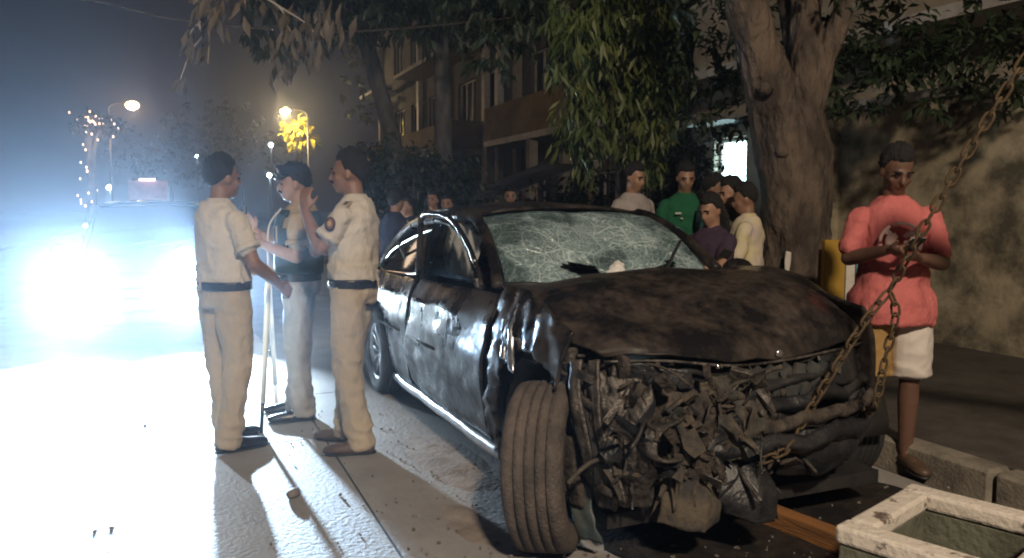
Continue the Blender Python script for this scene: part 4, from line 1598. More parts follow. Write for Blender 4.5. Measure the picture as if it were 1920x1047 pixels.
# broken grille: angular plates that can be told apart
rg = random.Random(12)
for k in range(13):
    y = -.08 + .075 * (k % 7) + (.03 if k > 6 else 0)
    z = .755 if k < 7 else .675
    x = .50 - .10 * max(0, y - .2)
    n = rg.choice((4, 5, 5))
    a0 = rg.random() * 2
    m = MB()
    pts = [Vector((x + rg.uniform(-.008, .012), y + .042 * math.cos(a0 + 2 * PI * i / n) * rg.uniform(.8, 1.15), z + .042 * math.sin(a0 + 2 * PI * i / n) * rg.uniform(.8, 1.1))) for i in range(n)]
    m.add(pts, [tuple(range(n))])
    m.build('grille_piece', pbr('grille_grey', (.05, .058, .06), .45, .2, col2=(.10, .095, .09), scale=12), car, smooth=False, solid=.012)
rg = random.Random(5)
# ladder-like inner arch frame standing beside the wheel
for k, dx in enumerate((0, .075)):
    plate('arch_frame', [[(.26 + dx, -.84 + dx * .5, .84), (.31 + dx, -.82 + dx * .5, .85)], [(.31 + dx, -.87 + dx * .5, .70), (.36 + dx, -.85 + dx * .5, .70)], [(.37 + dx, -.86 + dx * .5, .50), (.42 + dx, -.84 + dx * .5, .50)], [(.43 + dx, -.80 + dx * .5, .31), (.48 + dx, -.78 + dx * .5, .30)]], wreckgrey, .014, 9, 60 + k, 26, 6, .012)
for k in range(5):
    z = .78 - k * .11
    x = .30 + k * .028
    MB().box((x + .05, -.835 + .008 * k, z), (.10, .02, .035), (rg.uniform(-.3, .3), rg.uniform(-.4, .4), .35)).build('frame_rung', rg.choice((wreckgrey, wreckmetal)), car, bevel=.004)
# hoses, wires and small broken brackets
for k in range(15):
    y = rg.uniform(-.74, .0)
    p = Vector((.40 + .22 * (1 - abs(y + .35)) * rg.uniform(.6, 1), y, rg.uniform(.38, .78)))
    q = [p]
    d = Vector((rg.gauss(.1, .3), rg.gauss(0, .5), rg.gauss(-.3, .6))).normalized()
    for i in range(5):
        d = (d + Vector((rg.gauss(0, .22), rg.gauss(0, .22), rg.gauss(-.12, .22)))).normalized()
        q.append(q[-1] + d * .055)
    rail(q, rg.uniform(.004, .010), 'hose', rg.choice((blackpl, wreckgrey, wreckmetal, mudpl, rust)), car, 16, 6)
for k in range(64):
    # torn strips of sheet metal and plastic
    y = rg.uniform(-.80, .06)
    x = .40 + .24 * max(0, 1 - abs(y + .3) * 1.1) + rg.uniform(-.06, .06)
    p = Vector((x, y, rg.uniform(.30, .74)))
    d = Vector((rg.gauss(0, .35), rg.gauss(0, .6), rg.gauss(-.4, .8))).normalized()
    L_, w_ = rg.uniform(.06, .24), rg.uniform(.010, .045)
    sd = d.cross(Vector((1, rg.gauss(0, .5), rg.gauss(0, .5)))).normalized()
    nn = d.cross(sd)
    rows = []
    for i in range(5):
        c = p + d * L_ * (i / 4 - .5) + nn * rg.gauss(0, .014)
        tw = sd * math.cos(i * .3) + nn * math.sin(i * .3 * rg.uniform(-1, 1))
        wi = w_ * rg.uniform(.5, 1.2) * (1 - .12 * i)
        rows.append([c - tw * wi, c + nn * rg.gauss(0, .006), c + tw * wi])
    MB().patch(rows, 9, 4).build('torn_strip', rg.choice((wreckmetal, wreckgrey, mudpl, darkpl, blackpl, darkpl)), car, smooth=False, solid=.003)
for k in range(44):
    y = rg.uniform(-.80, .1)
    x = .36 + .26 * max(0, 1 - abs(y + .3) * 1.1) + rg.uniform(-.05, .06)
    z = rg.uniform(.34, .80)
    m = MB()
    m.box((0, 0, 0), (rg.uniform(.01, .03), rg.uniform(.03, .10), rg.uniform(.02, .12)))
    M = Euler((rg.uniform(-1, 1), rg.uniform(-1, 1), rg.uniform(-1, 1))).to_matrix()
    m.move(lambda p: Vector((x, y, z)) + M @ p + Vector((N(p, 30, k), N(p, 30, k + 3), 0)) * .01)
    m.build('broken_bracket', rg.choice((wreckmetal, wreckgrey, mudpl, darkpl, wreckmetal)), car, smooth=False, bevel=.003)
for a, b in (((.36, -.50, .84), (.44, -.52, .70)), ((.38, -.44, .83), (.46, -.47, .69)), ((.30, -.66, .84), (.36, -.72, .66))):
    MB().tube([a, b], .012, 6).build('brace', wreckgrey, car)
MB().box((.565, -.235, .545), (.03, .07, .06), (.2, .1, .3)).build('red_lens_shard', pbr('red_lens', (.30, .06, .05), .3), car, bevel=.005)
MB().box((.575, -.155, .55), (.03, .07, .06), (-.3, .2, .2)).build('amber_lens_shard', pbr('amber_lens', (.62, .34, .16), .35), car, bevel=.005)
for y, z in ((-.27, .80), (-.66, .98)):  # small chrome beads added only to give glints
    MB().ell((.485 if y > -.5 else -.05, y, z), (.012, .02, .016), 10, 8).build('glint_bead', chrome, car)


# wheels
def tyre(name, r, w, mat, parent, grooves=True):
    prof = [(-w * .44, r * .66), (-w * .52, r * .78), (-w * .50, r * .90), (-w * .42, r * .985)]
    if grooves:
        for g in (-.27, -.09, .09, .27):
            prof += [(w * (g - .028), r), (w * (g - .018), r - .013), (w * (g + .018), r - .013), (w * (g + .028), r)]
    prof += [(w * .42, r * .985), (w * .50, r * .90), (w * .52, r * .78), (w * .44, r * .66)]
    return MB().lathe(prof, 72).build(name, mat, parent)


def full_wheel(loc, rot, r, w, mat, damaged=False):
    """Axis along local x, outer face towards -x."""
    t = tyre('tyre', r, w, mat, car)
    t.location = loc
    t.rotation_euler = rot
    k = MB().lathe([(-w * .42, r * .66), (-w * .40, r * .62), (-w * .15, r * .60), (w * .40, r * .61), (w * .44, r * .66)], 48)
    k.build('rim', rimm if not damaged else blackpl, t)
    MB().lathe([(-w * .30, 0), (-w * .30, r * .16), (-w * .1, r * .2), (w * .05, r * .12)], 20).build('hub', rimm, t)
    for i in range(10):
        a = 2 * PI * i / 10
        c, s = math.cos(a), math.sin(a)
        MB().tube([(-w * .28, r * .12 * c, r * .12 * s), (-w * .34, r * .62 * c, r * .62 * s)], [(.012, .024), (.010, .017)], 6).build('spoke', rimm, t)
    MB().lathe([(.03, .05), (.03, r * .48), (.055, r * .48), (.055, .05)], 30).build('brake_disc', wreckgrey, t)
    if grooves_n:
        # shoulder blocks cut by cross grooves
        pass
    return t


grooves_n = 0
ft = full_wheel(FWC, (0, math.radians(-4), math.radians(52)), .362, .245, dustyrub, True)
full_wheel(RW + Vector((0, -.02, 0)), (0, 0, PI / 2), .335, .235, tyrem)
full_wheel(Vector((RW.x, .82, .34)), (0, 0, -PI / 2), .335, .235, tyrem)
full_wheel(Vector((-.05, .80, .335)), (0, 0, -PI / 2 + .1), .335, .235, tyrem)
# arch liners
for cx, s, r in ((RW.x, -1, .40), (-.02, -1, .47), (RW.x, 1, .40), (-.05, 1, .42)):
    P = []
    for i in range(19):
        a = PI * i / 18
        P.append([(cx + r * math.cos(a), s * y, .36 + r * math.sin(a)) for y in (.56, .7, .84)])
    MB().grid(P).build('arch_liner', blackpl, car, solid=.008)
# left mirror and white rag on the scuttle
m = MB().ell((-.92, .93, 1.08), (.07, .11, .07), 12, 8).build('mirror', paint, car)
MB().tube([(-.92, .74, 1.05), (-.92, .86, 1.06)], .02, 8).build('mirror_arm', paint, m)

rag = thing('white_paper', 'crumpled white paper lying at the foot of the shattered windscreen', 'paper', S(0, 0, 0), STREET_ROT)
c = ws(.46, .07) + Vector((.045, 0, .035))
m = MB()
m.patch([[c + Vector((.05, -.09, -.03)), c + Vector((.05, 0, -.035)), c + Vector((.03, .05, -.03))], [c + Vector((0, -.06, .03)), c + Vector((.03, 0, .05)), c + Vector((0, .06, .035))], [c + Vector((-.05, -.01, .07)), c + Vector((-.045, .03, .10)), c + Vector((-.07, .07, .095))]], 16, 16,
        lambda p: Vector((crumple(p, 12, 3) * .014, crumple(p, 12, 4) * .012, crumple(p, 12, 5) * .014)))
m.build('sheet', pbr('paper', (.78, .76, .74), .8), rag, solid=.003)

# ------------------------------------------------------------------ chain, beam and box by the nose of the car
chainm = pbr('rusty_chain', (0.13, 0.088, 0.046), .8, .3, col2=(.07, .05, .03), scale=25)
lk = []
for i in range(14):
    a = 2 * PI * i / 14
    lk.append((.026 * math.cos(a) + (.012 if math.cos(a) > 0 else -.012), .017 * math.sin(a), 0))
lm = MB()
tv, tf = [], []
for i in range(14):
    p, q = Vector(lk[i]), Vector(lk[(i + 1) % 14]) - Vector(lk[i - 1])
    t = q.normalized()
    s = Vector((0, 0, 1))
    w = t.cross(s)
    for j in range(6):
        b = 2 * PI * j / 6
        tv.append(p + w * .0062 * math.cos(b) + s * .0062 * math.sin(b))
for i in range(14):
    for j in range(6):
        tf.append((i * 6 + j, i * 6 + (j + 1) % 6, ((i + 1) % 14) * 6 + (j + 1) % 6, ((i + 1) % 14) * 6 + j))
lm.add(tv, tf)
linkme = lm.mesh('chain_link', chainm)


def chain(label, ctrl, scale=1.0):
    pts = [Vector(p) for p in catmull([tuple(p) for p in ctrl], 400)]
    t = thing('tow_chain', label, 'chain', pts[0], 0, 'rusty tow chains')
    step = .058 * scale
    acc, k = 0, 0
    last = pts[0]
    for a, b in zip(pts, pts[1:]):
        acc += (b - a).length
        if acc >= step:
            acc -= step
            d = (b - last).normalized()
            o = bpy.data.objects.new('chain_link', linkme)
            COL.objects.link(o)
            o.parent = t
            R = d.to_track_quat('X', 'Z').to_matrix().to_4x4() @ Matrix.Rotation(PI / 2 * (k % 2) + .3, 4, 'X') @ Matrix.Scale(scale, 4)
            R.translation = (last + b) / 2 - pts[0]
            o.matrix_local = R
            last = b
            k += 1


ring = ony(1668, 545, 3.35)
chain('rusty chain hooked to the bumper of the wreck', [S(.60, -.20, .40), S(.66, -.05, .47), ony(1500, 800, 3.35), ony(1560, 700, 3.35), ony(1620, 605, 3.35), ring], .98)
chain('second rusty chain hanging on the shadowed far side of the nose', [S(.40, .62, .5), ony(1640, 760, 3.45), ony(1660, 670, 3.42), ony(1680, 590, 3.38), ring], .9)
chain('rusty chain rising past the coral shirt to the tow boom', [ring, ony(1690, 505, 3.3), ony(1725, 440, 3.2), ony(1830, 260, 3.05), ony(2010, -30, 2.8)], .98)
crane = thing('tow_boom', 'tow boom reaching in from the right beyond the frame', 'crane', S(3.2, 2.6), STREET_ROT)
tip = ony(2010, -30, 2.8)
loc = Vector(to_street(tip)) - Vector((3.2, 2.6, 0))
rail_ = lambda pts, r, n, mt: MB().tube(pts, r, 10).build(n, mt, crane)
rail_([(0, 0, 0), (0, 0, 1.6)], .12, 'mast', yel)
rail_([(0, 0, 1.5), tuple(loc + Vector((0, 0, .04)))], .07, 'boom', yel)

beam = pbr('old_timber', (0.30, 0.13, 0.035), .85, col2=(.16, .07, .025), scale=4, bump=.5, bscale=40, stretch=(.3, 4, 4))
a, b = onz(1395, 928, .09), onz(1600, 1005, .09)
d = (b - a)
o = MB().box((0, 0, 0), (d.length, .085, .085)).build('timber_beam', beam, None, smooth=False, bevel=.006)
o.location = (a + b) / 2 - Vector((0, 0, .046))
o.rotation_euler = (0, 0, math.atan2(d.y, d.x))
tag(o, 'orange brown timber beam lying under the nose of the wreck', 'beam')

# open concrete box with a chipped white rim
TZ = .43
cn = onz(1572, 985, TZ)
bx_ = thing('concrete_box', 'open concrete box with chipped white painted rim at the lower right corner', 'box', Vector((cn.x, cn.y, 0)), math.radians(-48))
chip = pbr('chipped_white', (0.66, 0.60, 0.53), .75, col2=(.13, .10, .08), scale=9, mixlo=.56, mixhi=.62, bump=.5, bscale=30)
green = pbr('mossy_concrete', (0.15, 0.155, 0.115), .9, col2=(.09, .09, .065), scale=5, bump=.5, bscale=40)
LX, LY, RW_ = .55, .60, .08
for c, s in (((LX / 2, RW_ / 2, TZ / 2 - .03), (LX, RW_ - .01, TZ - .065)), ((LX / 2, LY - RW_ / 2, TZ / 2 - .03), (LX, RW_ - .01, TZ - .065)), ((RW_ / 2, LY / 2, TZ / 2 - .03), (RW_ - .01, LY - 2 * RW_, TZ - .065)), ((LX - RW_ / 2, LY / 2, TZ / 2 - .03), (RW_ - .01, LY - 2 * RW_, TZ - .065))):
    MB().box(c, s).build('side', green, bx_, smooth=False, bevel=.008)


def rimbar(c, s, o):
    m = MB()
    m.box(c, s)
    ob = m.build('rim', chip, bx_, smooth=False, bevel=.012)


rimbar((LX / 2, RW_ / 2, TZ - .03), (LX + .02, RW_ + .01, .06), 1)
rimbar((LX / 2, LY - RW_ / 2, TZ - .03), (LX + .02, RW_ + .01, .06), 2)
rimbar((RW_ / 2, LY / 2, TZ - .03), (RW_ + .01, LY - 2 * RW_ - .012, .06), 3)
rimbar((LX - RW_ / 2, LY / 2, TZ - .03), (RW_ + .01, LY - 2 * RW_ - .012, .06), 4)
MB().box((LX / 2, LY / 2, .04), (LX - 2 * RW_, LY - 2 * RW_, .06)).build('soil', earth, bx_, smooth=False)

# ------------------------------------------------------------------ people (local +y forward, +x their right)
def skinmat(name, c):
    m = pbr(name, c, .5, col2=tuple(x * .82 for x in c), scale=14)
    b = m.node_tree.nodes['Principled BSDF']
    b.inputs['Subsurface Weight'].default_value = .08
    b.inputs['Subsurface Radius'].default_value = (.02, .008, .004)
    return m


skin_a = skinmat('skin_brown', (0.27, 0.15, 0.10))
skin_b = skinmat('skin_tan', (0.38, 0.22, 0.15))
skin_d = skinmat('skin_dark', (0.15, 0.08, 0.055))
hairm = pbr('black_hair', (0.010, 0.009, 0.010), .8, bump=.8, bscale=120, stretch=(1, 1, .3))
eyem = pbr('eye', (0.03, 0.02, 0.02), .15)
khaki = pbr('khaki_cloth', (0.48, 0.395, 0.29), .9, col2=(.41, .335, .24), scale=5, bump=.8, bscale=11, bdist=.045, sheen=.1, stretch=(1, 1, .6))
khaki2 = pbr('pale_khaki_cloth', (0.60, 0.55, 0.48), .9, col2=(.52, .47, .40), scale=5, bump=.8, bscale=11, bdist=.045, sheen=.1, stretch=(1, 1, .6))
khaki3 = pbr('brown_khaki_cloth', (0.42, 0.31, 0.19), .9, col2=(.35, .26, .16), scale=5, bump=.8, bscale=11, bdist=.045, stretch=(1, 1, .6))
leather = pbr('black_leather', (0.014, 0.013, 0.013), .25, bump=.2, bscale=50)
brownleather = pbr('brown_leather', (0.11, 0.07, 0.045), .45, col2=(.07, .045, .03), bump=.2, bscale=50)
navycl = pbr('navy_cloth', (0.012, 0.016, 0.035), .85)
brass = pbr('brass', (0.6, 0.5, 0.3), .3, .9)
whitecl = pbr('white_cloth', (0.62, 0.6, 0.57), .9, bump=.2, bscale=100)


def person(label, loc, rz, H, skin, shirt, legs, pose=None, vox=.0085, head=(0, 0), hair='short', tuck=True, sleeve=.62, shoe=None, shorts=False,
           belt=None, cap=None, group=None, collar=True, girth=1.0, simple=False, moustache=False):
    k = H / 1.75
    t = thing('person', label, 'person', loc, rz, group)
    J = dict(pel=(0, 0, .97), nek=(0, -.02, 1.47), hd=(0, .015, 1.625),
             rsh=(.172, -.01, 1.378), relb=(.24, -.03, 1.13), rwr=(.26, .06, .89), rhn=(.02, .06, -1), rpn=(-1, .2, 0), rcurl=.35,
             lsh=(-.172, -.01, 1.378), lelb=(-.24, -.03, 1.13), lwr=(-.26, .06, .89), lhn=(-.02, .06, -1), lpn=(1, .2, 0), lcurl=.35,
             rhip=(.09, 0, .92), rkn=(.105, .015, .50), ran=(.11, -.02, .09), rto=(.15, .16, 0),
             lhip=(-.09, 0, .92), lkn=(-.105, .015, .50), lan=(-.11, -.02, .09), lto=(-.15, .16, 0))
    J.update(pose or {})
    J = {a: (Vector(b) * k if isinstance(b, tuple) and a[1:] not in ('hn', 'pn') else (Vector(b) if isinstance(b, tuple) else b)) for a, b in J.items()}
    seg = 12
    pel, nek = J['pel'], J['nek']
    xa = ((J['rsh'] - J['lsh']).normalized() + Vector((1, 0, 0))).normalized()

    def torso(m, rings, grow):
        pts, rad = [], []
        for f, rx, ry, oy in rings:
            pts.append(pel.lerp(nek, f) + Vector((0, oy * k, 0)))
            rad.append(((rx * girth + grow) * k, (ry * girth + grow) * k))
        m.tube(pts, rad, 20, True, xa)

    RINGS = [(-.14, .14, .10, 0), (0, .165, .115, -.005), (.2, .145, .105, .005), (.45, .155, .115, .01), (.7, .160, .118, .005), (.84, .14, .095, -.005), (.94, .09, .07, -.01), (1.02, .06, .055, -.01)]
    # ---- body, one surface
    m = MB()
    torso(m, RINGS, -.012)
    HM = Euler((head[1], 0, head[0]), 'XYZ').to_matrix()
    hc = J['hd']
    m.limb([nek - Vector((0, 0, .03)) * k, hc + HM @ Vector((0, -.02, -.06)) * k], [.06 * k, .054 * k], 12)
    Hh = lambda v: hc + HM @ (Vector(v) * k)
    m.ell(Hh((0, -.012, .025)), (.077 * k, .095 * k, .098 * k), 18, 12, HM)
    m.ell(Hh((0, .022, -.035)), (.062 * k, .072 * k, .082 * k), 16, 12, HM)
    m.ell(Hh((0, .045, -.085)), (.04 * k, .042 * k, .035 * k), 12, 8, HM)
    m.limb([Hh((0, .088, .008)), Hh((0, .106, -.03))], [.010 * k, .017 * k], 8)
    m.ell(Hh((0, .085, .018)), (.05 * k, .014 * k, .010 * k), 10, 8, HM)
    m.ell(Hh((0, .090, -.062)), (.024 * k, .010 * k, .011 * k), 10, 8, HM)
    for s in (-1, 1):
        m.ell(Hh((s * .077, -.008, -.01)), (.011 * k, .020 * k, .032 * k), 8, 8, HM)
        m.ell(Hh((s * .042, .055, -.03)), (.02 * k, .025 * k, .022 * k), 8, 8, HM)
    for s, a in ((1, 'r'), (-1, 'l')):
        sh, el, wr = J[a + 'sh'], J[a + 'elb'], J[a + 'wr']
        m.limb([sh, sh.lerp(el, .45), el], [.052 * k, .047 * k, .040 * k], seg)
        m.limb([el, el.lerp(wr, .35), wr], [.040 * k, .042 * k, .028 * k], seg)
        d = J[a + 'hn'].normalized()
        n = J[a + 'pn']
        n = (n - d * n.dot(d)).normalized()
        lat = d.cross(n).normalized()
        c = J[a + 'curl']
        K = k * 1.0
        m.limb([wr, wr + d * .045 * K, wr + d * .085 * K], [(.026 * K, .019 * K), (.038 * K, .017 * K), (.037 * K, .014 * K)], 10) if False else m.tube([wr - d * .01, wr + d * .03 * K, wr + d * .06 * K, wr + d * .092 * K], [(.027 * K, .020 * K), (.037 * K, .019 * K), (.041 * K, .017 * K), (.037 * K, .011 * K)], 12, True, lat)
        if not simple:
            for i, (o_, ln) in enumerate(((-.03, .062), (-.010, .076), (.011, .080), (.031, .070))):
                p = wr + d * .085 * K + lat * o_ * K
                q, ang, pts = p, 0, [p - d * .02]
                for sgm, fr in enumerate((.45, .32, .23)):
                    ang += c * (1.0 if sgm else .8)
                    dd = d * math.cos(ang) + n * math.sin(ang) + lat * o_ * 1.5
                    q = q + dd * ln * fr * K * 1.15
                    pts.append(q)
                m.limb(pts, [.0105 * K, .0100 * K, .0095 * K, .0085 * K], 8)
            ts = -1 if a == 'r' else 1
            p = wr + d * .03 * K + lat * (-ts) * .03 * K
            td = (d * .75 + lat * (-ts) * .6 + n * .35).normalized()
            m.limb([p, p + td * .035 * K, p + (td + n * c * .6 + d * .3).normalized() * .072 * K], [.015 * K, .012 * K, .0095 * K], 8)
        else:
            m.limb([wr + d * .08 * K, wr + d * .13 * K + n * .03 * K], [(.034 * K, .012 * K), (.028 * K, .010 * K)], 8)
        hip, kn, an = J[a + 'hip'], J[a + 'kn'], J[a + 'an']
        m.limb([hip, hip.lerp(kn, .4), kn], [.082 * k, .076 * k, .052 * k], seg)
        m.limb([kn, kn.lerp(an, .3), an], [.052 * k, .055 * k, .036 * k], seg)
        m.limb([an + Vector((0, -.02, -.03)) * k, Vector((J[a + 'to'].x, J[a + 'to'].y, .035 * k))], [.036 * k, (.038 * k, .022 * k)], 10)
    me = remesh(m, vox, 2)
    finish('body', me, skin, t)
    # eyes, brows
    for s in (-1, 1):
        MB().ell(Hh((s * .031, .083, .0)), (.011 * k, .008 * k, .008 * k), 8, 6, HM).build('eye', eyem, t)
        MB().tube([Hh((s * .012, .098, .022)), Hh((s * .033, .096, .026)), Hh((s * .052, .082, .02))], .005 * k, 6).build('eyebrow', hairm, t)
    if moustache:
        MB().tube(catmull([Hh((-.03, .086, -.056)), Hh((0, .105, -.046)), Hh((.03, .086, -.056))], 9), [.004 * k, .006 * k, .008 * k, .009 * k, .009 * k, .009 * k, .008 * k, .006 * k, .004 * k], 6).build('moustache', hairm, t)
    # ---- hair: shell over the skull, clipped at the hairline
    if hair:
        m = MB()
        nr, ns = 16, 30
        P = []
        for i in range(nr + 1):
            th = (.02 + .98 * i / nr) * PI * (.78 if hair == 'short' else .82)
            row = []
            for j in range(ns + 1):
                a = 2 * PI * j / ns
                fwd = math.sin(a)
                lim = (.345 + .21 * min(1, max(0, (.55 - fwd) / .35)) + .22 * max(0, -fwd) + .022 * N((math.cos(a) * 6, fwd * 6, rz), 1.5)) * PI
                tt = min(th, lim)
                e = (.012 + .012 * N((math.cos(a) * 3, fwd * 3, tt * 4), 2.4, label.__len__())) * (1.15 - (tt / lim) ** 5)
                row.append(Hh(((.077 + e) * math.sin(tt) * math.cos(a), -.014 + (.095 + e) * math.sin(tt) * fwd, .028 + (.098 + e * 1.5) * math.cos(tt))))
            P.append(row)
        m.grid(P)
        ho = m.build('hair', hairm, t, solid=.004)
        if hair == 'long':
            mm = MB()
            mm.limb([Hh((0, -.06, .03)), Hh((0, -.10, -.08)), Hh((0, -.11, -.2)) , Hh((.0, -.10, -.32))], [(.085 * k, .06 * k), (.09 * k, .05 * k), (.08 * k, .045 * k), (.04 * k, .03 * k)], 16)
            mm.move(lambda p: p + Vector((N(p, 14), N(p, 14, 2), 0)) * .012)
            mm.build('hair_length', hairm, ho)
    # ---- shirt
    m = MB()
    low = [(-.06, .150, .105, -.004), (.02, .164, .118, -.004)] if tuck else [(-.34, .206 / girth, .172 / girth, -.004), (-.2, .208 / girth, .168 / girth, -.004), (-.05, .200 / girth, .155 / girth, -.004)]
    torso(m, low + [(.08, .172 if tuck else .19, .126 if tuck else .146, 0), (.3, .168 if tuck else .178, .124 if tuck else .134, .006), (.5, .170, .128, .008), (.7, .172, .130, .005), (.83, .166, .114, -.005), (.91, .132, .098, -.010), (.975, .090, .080, -.012), (1.02, .068, .064, -.012)], .012)
    for s, a in ((1, 'r'), (-1, 'l')):
        sh, el, wr = J[a + 'sh'], J[a + 'elb'], J[a + 'wr']
        if sleeve <= 1:
            e = sh.lerp(el, sleeve)
            m.limb([sh, sh.lerp(e, .5), e], [.056 * k, .056 * k, .060 * k], 16)
        else:
            e = el.lerp(wr, sleeve - 1)
            m.limb([sh, sh.lerp(el, .5), el, el.lerp(e, .5), e], [.058 * k, .058 * k, .054 * k, .050 * k, .042 * k], 16)

    def folds(p, n):
        u = .0095 * ridged((p.x * 1.1 + p.z * .5, p.y * 1.1, p.z * .8), 8, H * 7) + .007 * N((p.x, p.y, p.z * 2.2), 7, H * 3)
        u += .0065 * crumple(p, 4.2, int(H * 100), 4)
        u += .0035 * ridged((p.x + p.z, p.y, p.z * 1.3), 21, H)
        if tuck and p.z < pel.z + .14 * k:
            u += .006 * ridged((p.x, p.y, p.z * .3), 13, 3) + .004 * (p.z > pel.z + .05 * k)
        return u
    sm = finish('shirt', remesh(m, max(vox, .0095), 7, folds), shirt, t)
    if collar:
        m = MB()
        for i, sg in enumerate((1,)):
            P = []
            for j in range(25):
                a = 2 * PI * j / 24
                gap = max(0, math.sin(a))
                P.append([nek + Vector((.066 * math.cos(a), .062 * math.sin(a) + .004, .035 - .03 * gap ** 3)) * k, nek + Vector((.086 * math.cos(a), .088 * math.sin(a) + .012 * gap, -.012 - .05 * gap ** 3)) * k])
            m.grid(P)
        m.build('collar', shirt, sm, solid=.006)
    if belt:
        for a in ('r', 'l'):
            sh, el = J[a + 'sh'], J[a + 'elb']
            e = sh.lerp(el, sleeve)
            d = (el - sh).normalized()
            MB().tube([e - d * .012, e + d * .022], [.071 * k, .072 * k], 20, False).build('sleeve_hem', shirt, sm, solid=.005)
        for s in (-1, 1):
            c = pel.lerp(nek, .62) + Vector((s * .085, .146, 0)) * k
            MB().box(c, (.10, .012, .115), (0, 0, -s * .25)).build('chest_pocket', shirt, sm, bevel=.004)
    # ---- trousers
    m = MB()
    torso(m, [(-.16, .13, .12, 0), (-.05, .172, .128, -.006), (.03, .168, .124, -.004), (.10, .160, .116, 0)], .010)
    for a in ('r', 'l'):
        hip, kn, an = J[a + 'hip'], J[a + 'kn'], J[a + 'an']
        if shorts:
            e = hip.lerp(kn, .95)
            m.tube([hip + Vector((0, 0, .05)), hip.lerp(e, .4), e], [.10 * k, .108 * k, .105 * k], 18)
        else:
            lo = an + Vector((0, -.005, -.055)) * k
            m.tube([hip + Vector((0, 0, .05)), hip.lerp(kn, .4), kn, kn.lerp(lo, .4), kn.lerp(lo, .85), lo], [.096 * k, .094 * k, .073 * k, .070 * k, .066 * k, .070 * k], 18)

    def tf(p, n):
        z = p.z / k
        u = .0055 * crumple((p.x, p.y, p.z * .7), 4.5, int(H * 100) + 1, 4) + .004 * N((p.x, p.y, p.z * .5), 16, H) + .006 * ridged((p.x * 1.2, p.y * 1.2, p.z * .45), 9, H * 5)
        w = math.exp(-((z - .14) / .09) ** 2) + .6 * math.exp(-((z - .5) / .1) ** 2) + .6 * math.exp(-((z - .86) / .08) ** 2)
        return u + .017 * w * ridged((p.x, p.y, p.z * 1.7), 8.5, H * 2) + .005 * ridged((p.x + p.z * .6, p.y, p.z), 12, H)
    finish('shorts' if shorts else 'trousers', remesh(m, max(vox, .0095), 2, tf), legs, t)
    # ---- belt
    if belt:
        P = []
        for j in range(33):
            a = 2 * PI * j / 32
            c = pel.lerp(nek, .045)
            P.append([c + xa * (math.cos(a) * .197 * k * girth) + Vector((0, 1, 0)) * (math.sin(a) * .153 * k * girth) + Vector((0, 0, dz)) for dz in (-.026, -.013, 0, .013, .026)])
        bo = MB().grid(P).build('belt', belt, t, solid=.008)
        c = pel.lerp(nek, .045)
        MB().box(c + Vector((0, .157 * k * girth, 0)), (.055, .012, .05)).build('buckle', brass, bo, bevel=.004)
        MB().box(c + Vector((0, -.157 * k * girth, 0)), (.02, .012, .058)).build('belt_loop', legs, bo, bevel=.003)
    # ---- shoes
    if shoe:
        for a in ('r', 'l'):
            an, to = J[a + 'an'], J[a + 'to']
            h0 = Vector((an.x, an.y - .045 * k, .04))
            t0 = Vector((to.x, to.y, .03))
            m = MB()
            m.limb([h0, h0.lerp(t0, .35), h0.lerp(t0, .7), t0], [(.040 * k, .045), (.042 * k, .052), (.047 * k, .036), (.040 * k, .026)], 14) if False else m.tube([h0 - (t0 - h0).normalized() * .035, h0 - (t0 - h0).normalized() * .02, h0, h0.lerp(t0, .35), h0.lerp(t0, .7), t0, t0 + (t0 - h0).normalized() * .03, t0 + (t0 - h0).normalized() * .045],
                   [(.015, .02), (.030 * k, .045), (.040 * k, .050), (.042 * k, .054), (.048 * k, .038), (.043 * k, .030), (.030 * k, .022), (.012, .012)], 16, True, (t0 - h0).normalized().cross(Vector((0, 0, 1))))
            m.move(lambda p: Vector((p.x, p.y, max(p.z, .012))))
            so = m.build('shoe', shoe, t)
            m = MB()
            dd = (t0 - h0).normalized()
            m.tube([h0 - dd * .04, h0, h0.lerp(t0, .35), h0.lerp(t0, .7), t0, t0 + dd * .045], [(.02, .008), (.043 * k, .010), (.040 * k, .010), (.051 * k, .010), (.045 * k, .010), (.014, .008)], 16, True, dd.cross(Vector((0, 0, 1))))
            m.move(lambda p: Vector((p.x, p.y, min(max(p.z - .025, 0.002), .016))))
            m.build('sole', blackpl, so)
    # ---- peaked cap
    if cap:
        m = MB()
        P = []
        for z, r, oy in ((.045, .084, 0), (.07, .088, 0), (.085, .098, .006), (.110, .106, .014), (.125, .088, .016), (.130, .0, .016)):
            P.append([Hh((r * .86 * math.cos(2 * PI * j / 24), -.012 + oy + r * 1.08 * math.sin(2 * PI * j / 24), z + .02 * math.sin(2 * PI * j / 24) * (r > .09))) for j in range(25)])
        co = m.grid(P).build('cap', cap, t, solid=.006)
        P = []
        for j in range(13):
            a = PI * (.14 + .72 * j / 12)
            P.append([Hh((.078 * math.cos(a), -.012 + .092 * math.sin(a), .060)), Hh((.090 * math.cos(a), -.005 + .135 * math.sin(a), .042))])
        MB().grid(P).build('peak', leather, co, solid=.006)
        MB().ell(Hh((0, .098, .098)), (.02 * k, .008 * k, .024 * k), 10, 8, HM).build('emblem', whitecl, co)
    t['k'] = k
    return t, J, Hh, HM


def tagged_patch(t, c, n, r, mats):
    """A small oval cloth patch lying on a sleeve."""
    n = Vector(n).normalized()
    u = n.cross(Vector((0, 0, 1))).normalized()
    v = u.cross(n)
    for i, (k, mt) in enumerate(mats):
        m = MB()
        P = []
        for a in range(21):
            an = 2 * PI * a / 20
            P.append([Vector(c) + n * .003 * i, Vector(c) + n * (.003 * i - .010 * k * k) + (u * math.cos(an) * r * .8 + v * math.sin(an) * r) * k])
        m.grid(P)
        o = m.build('sleeve_badge', mt, t, solid=.002)


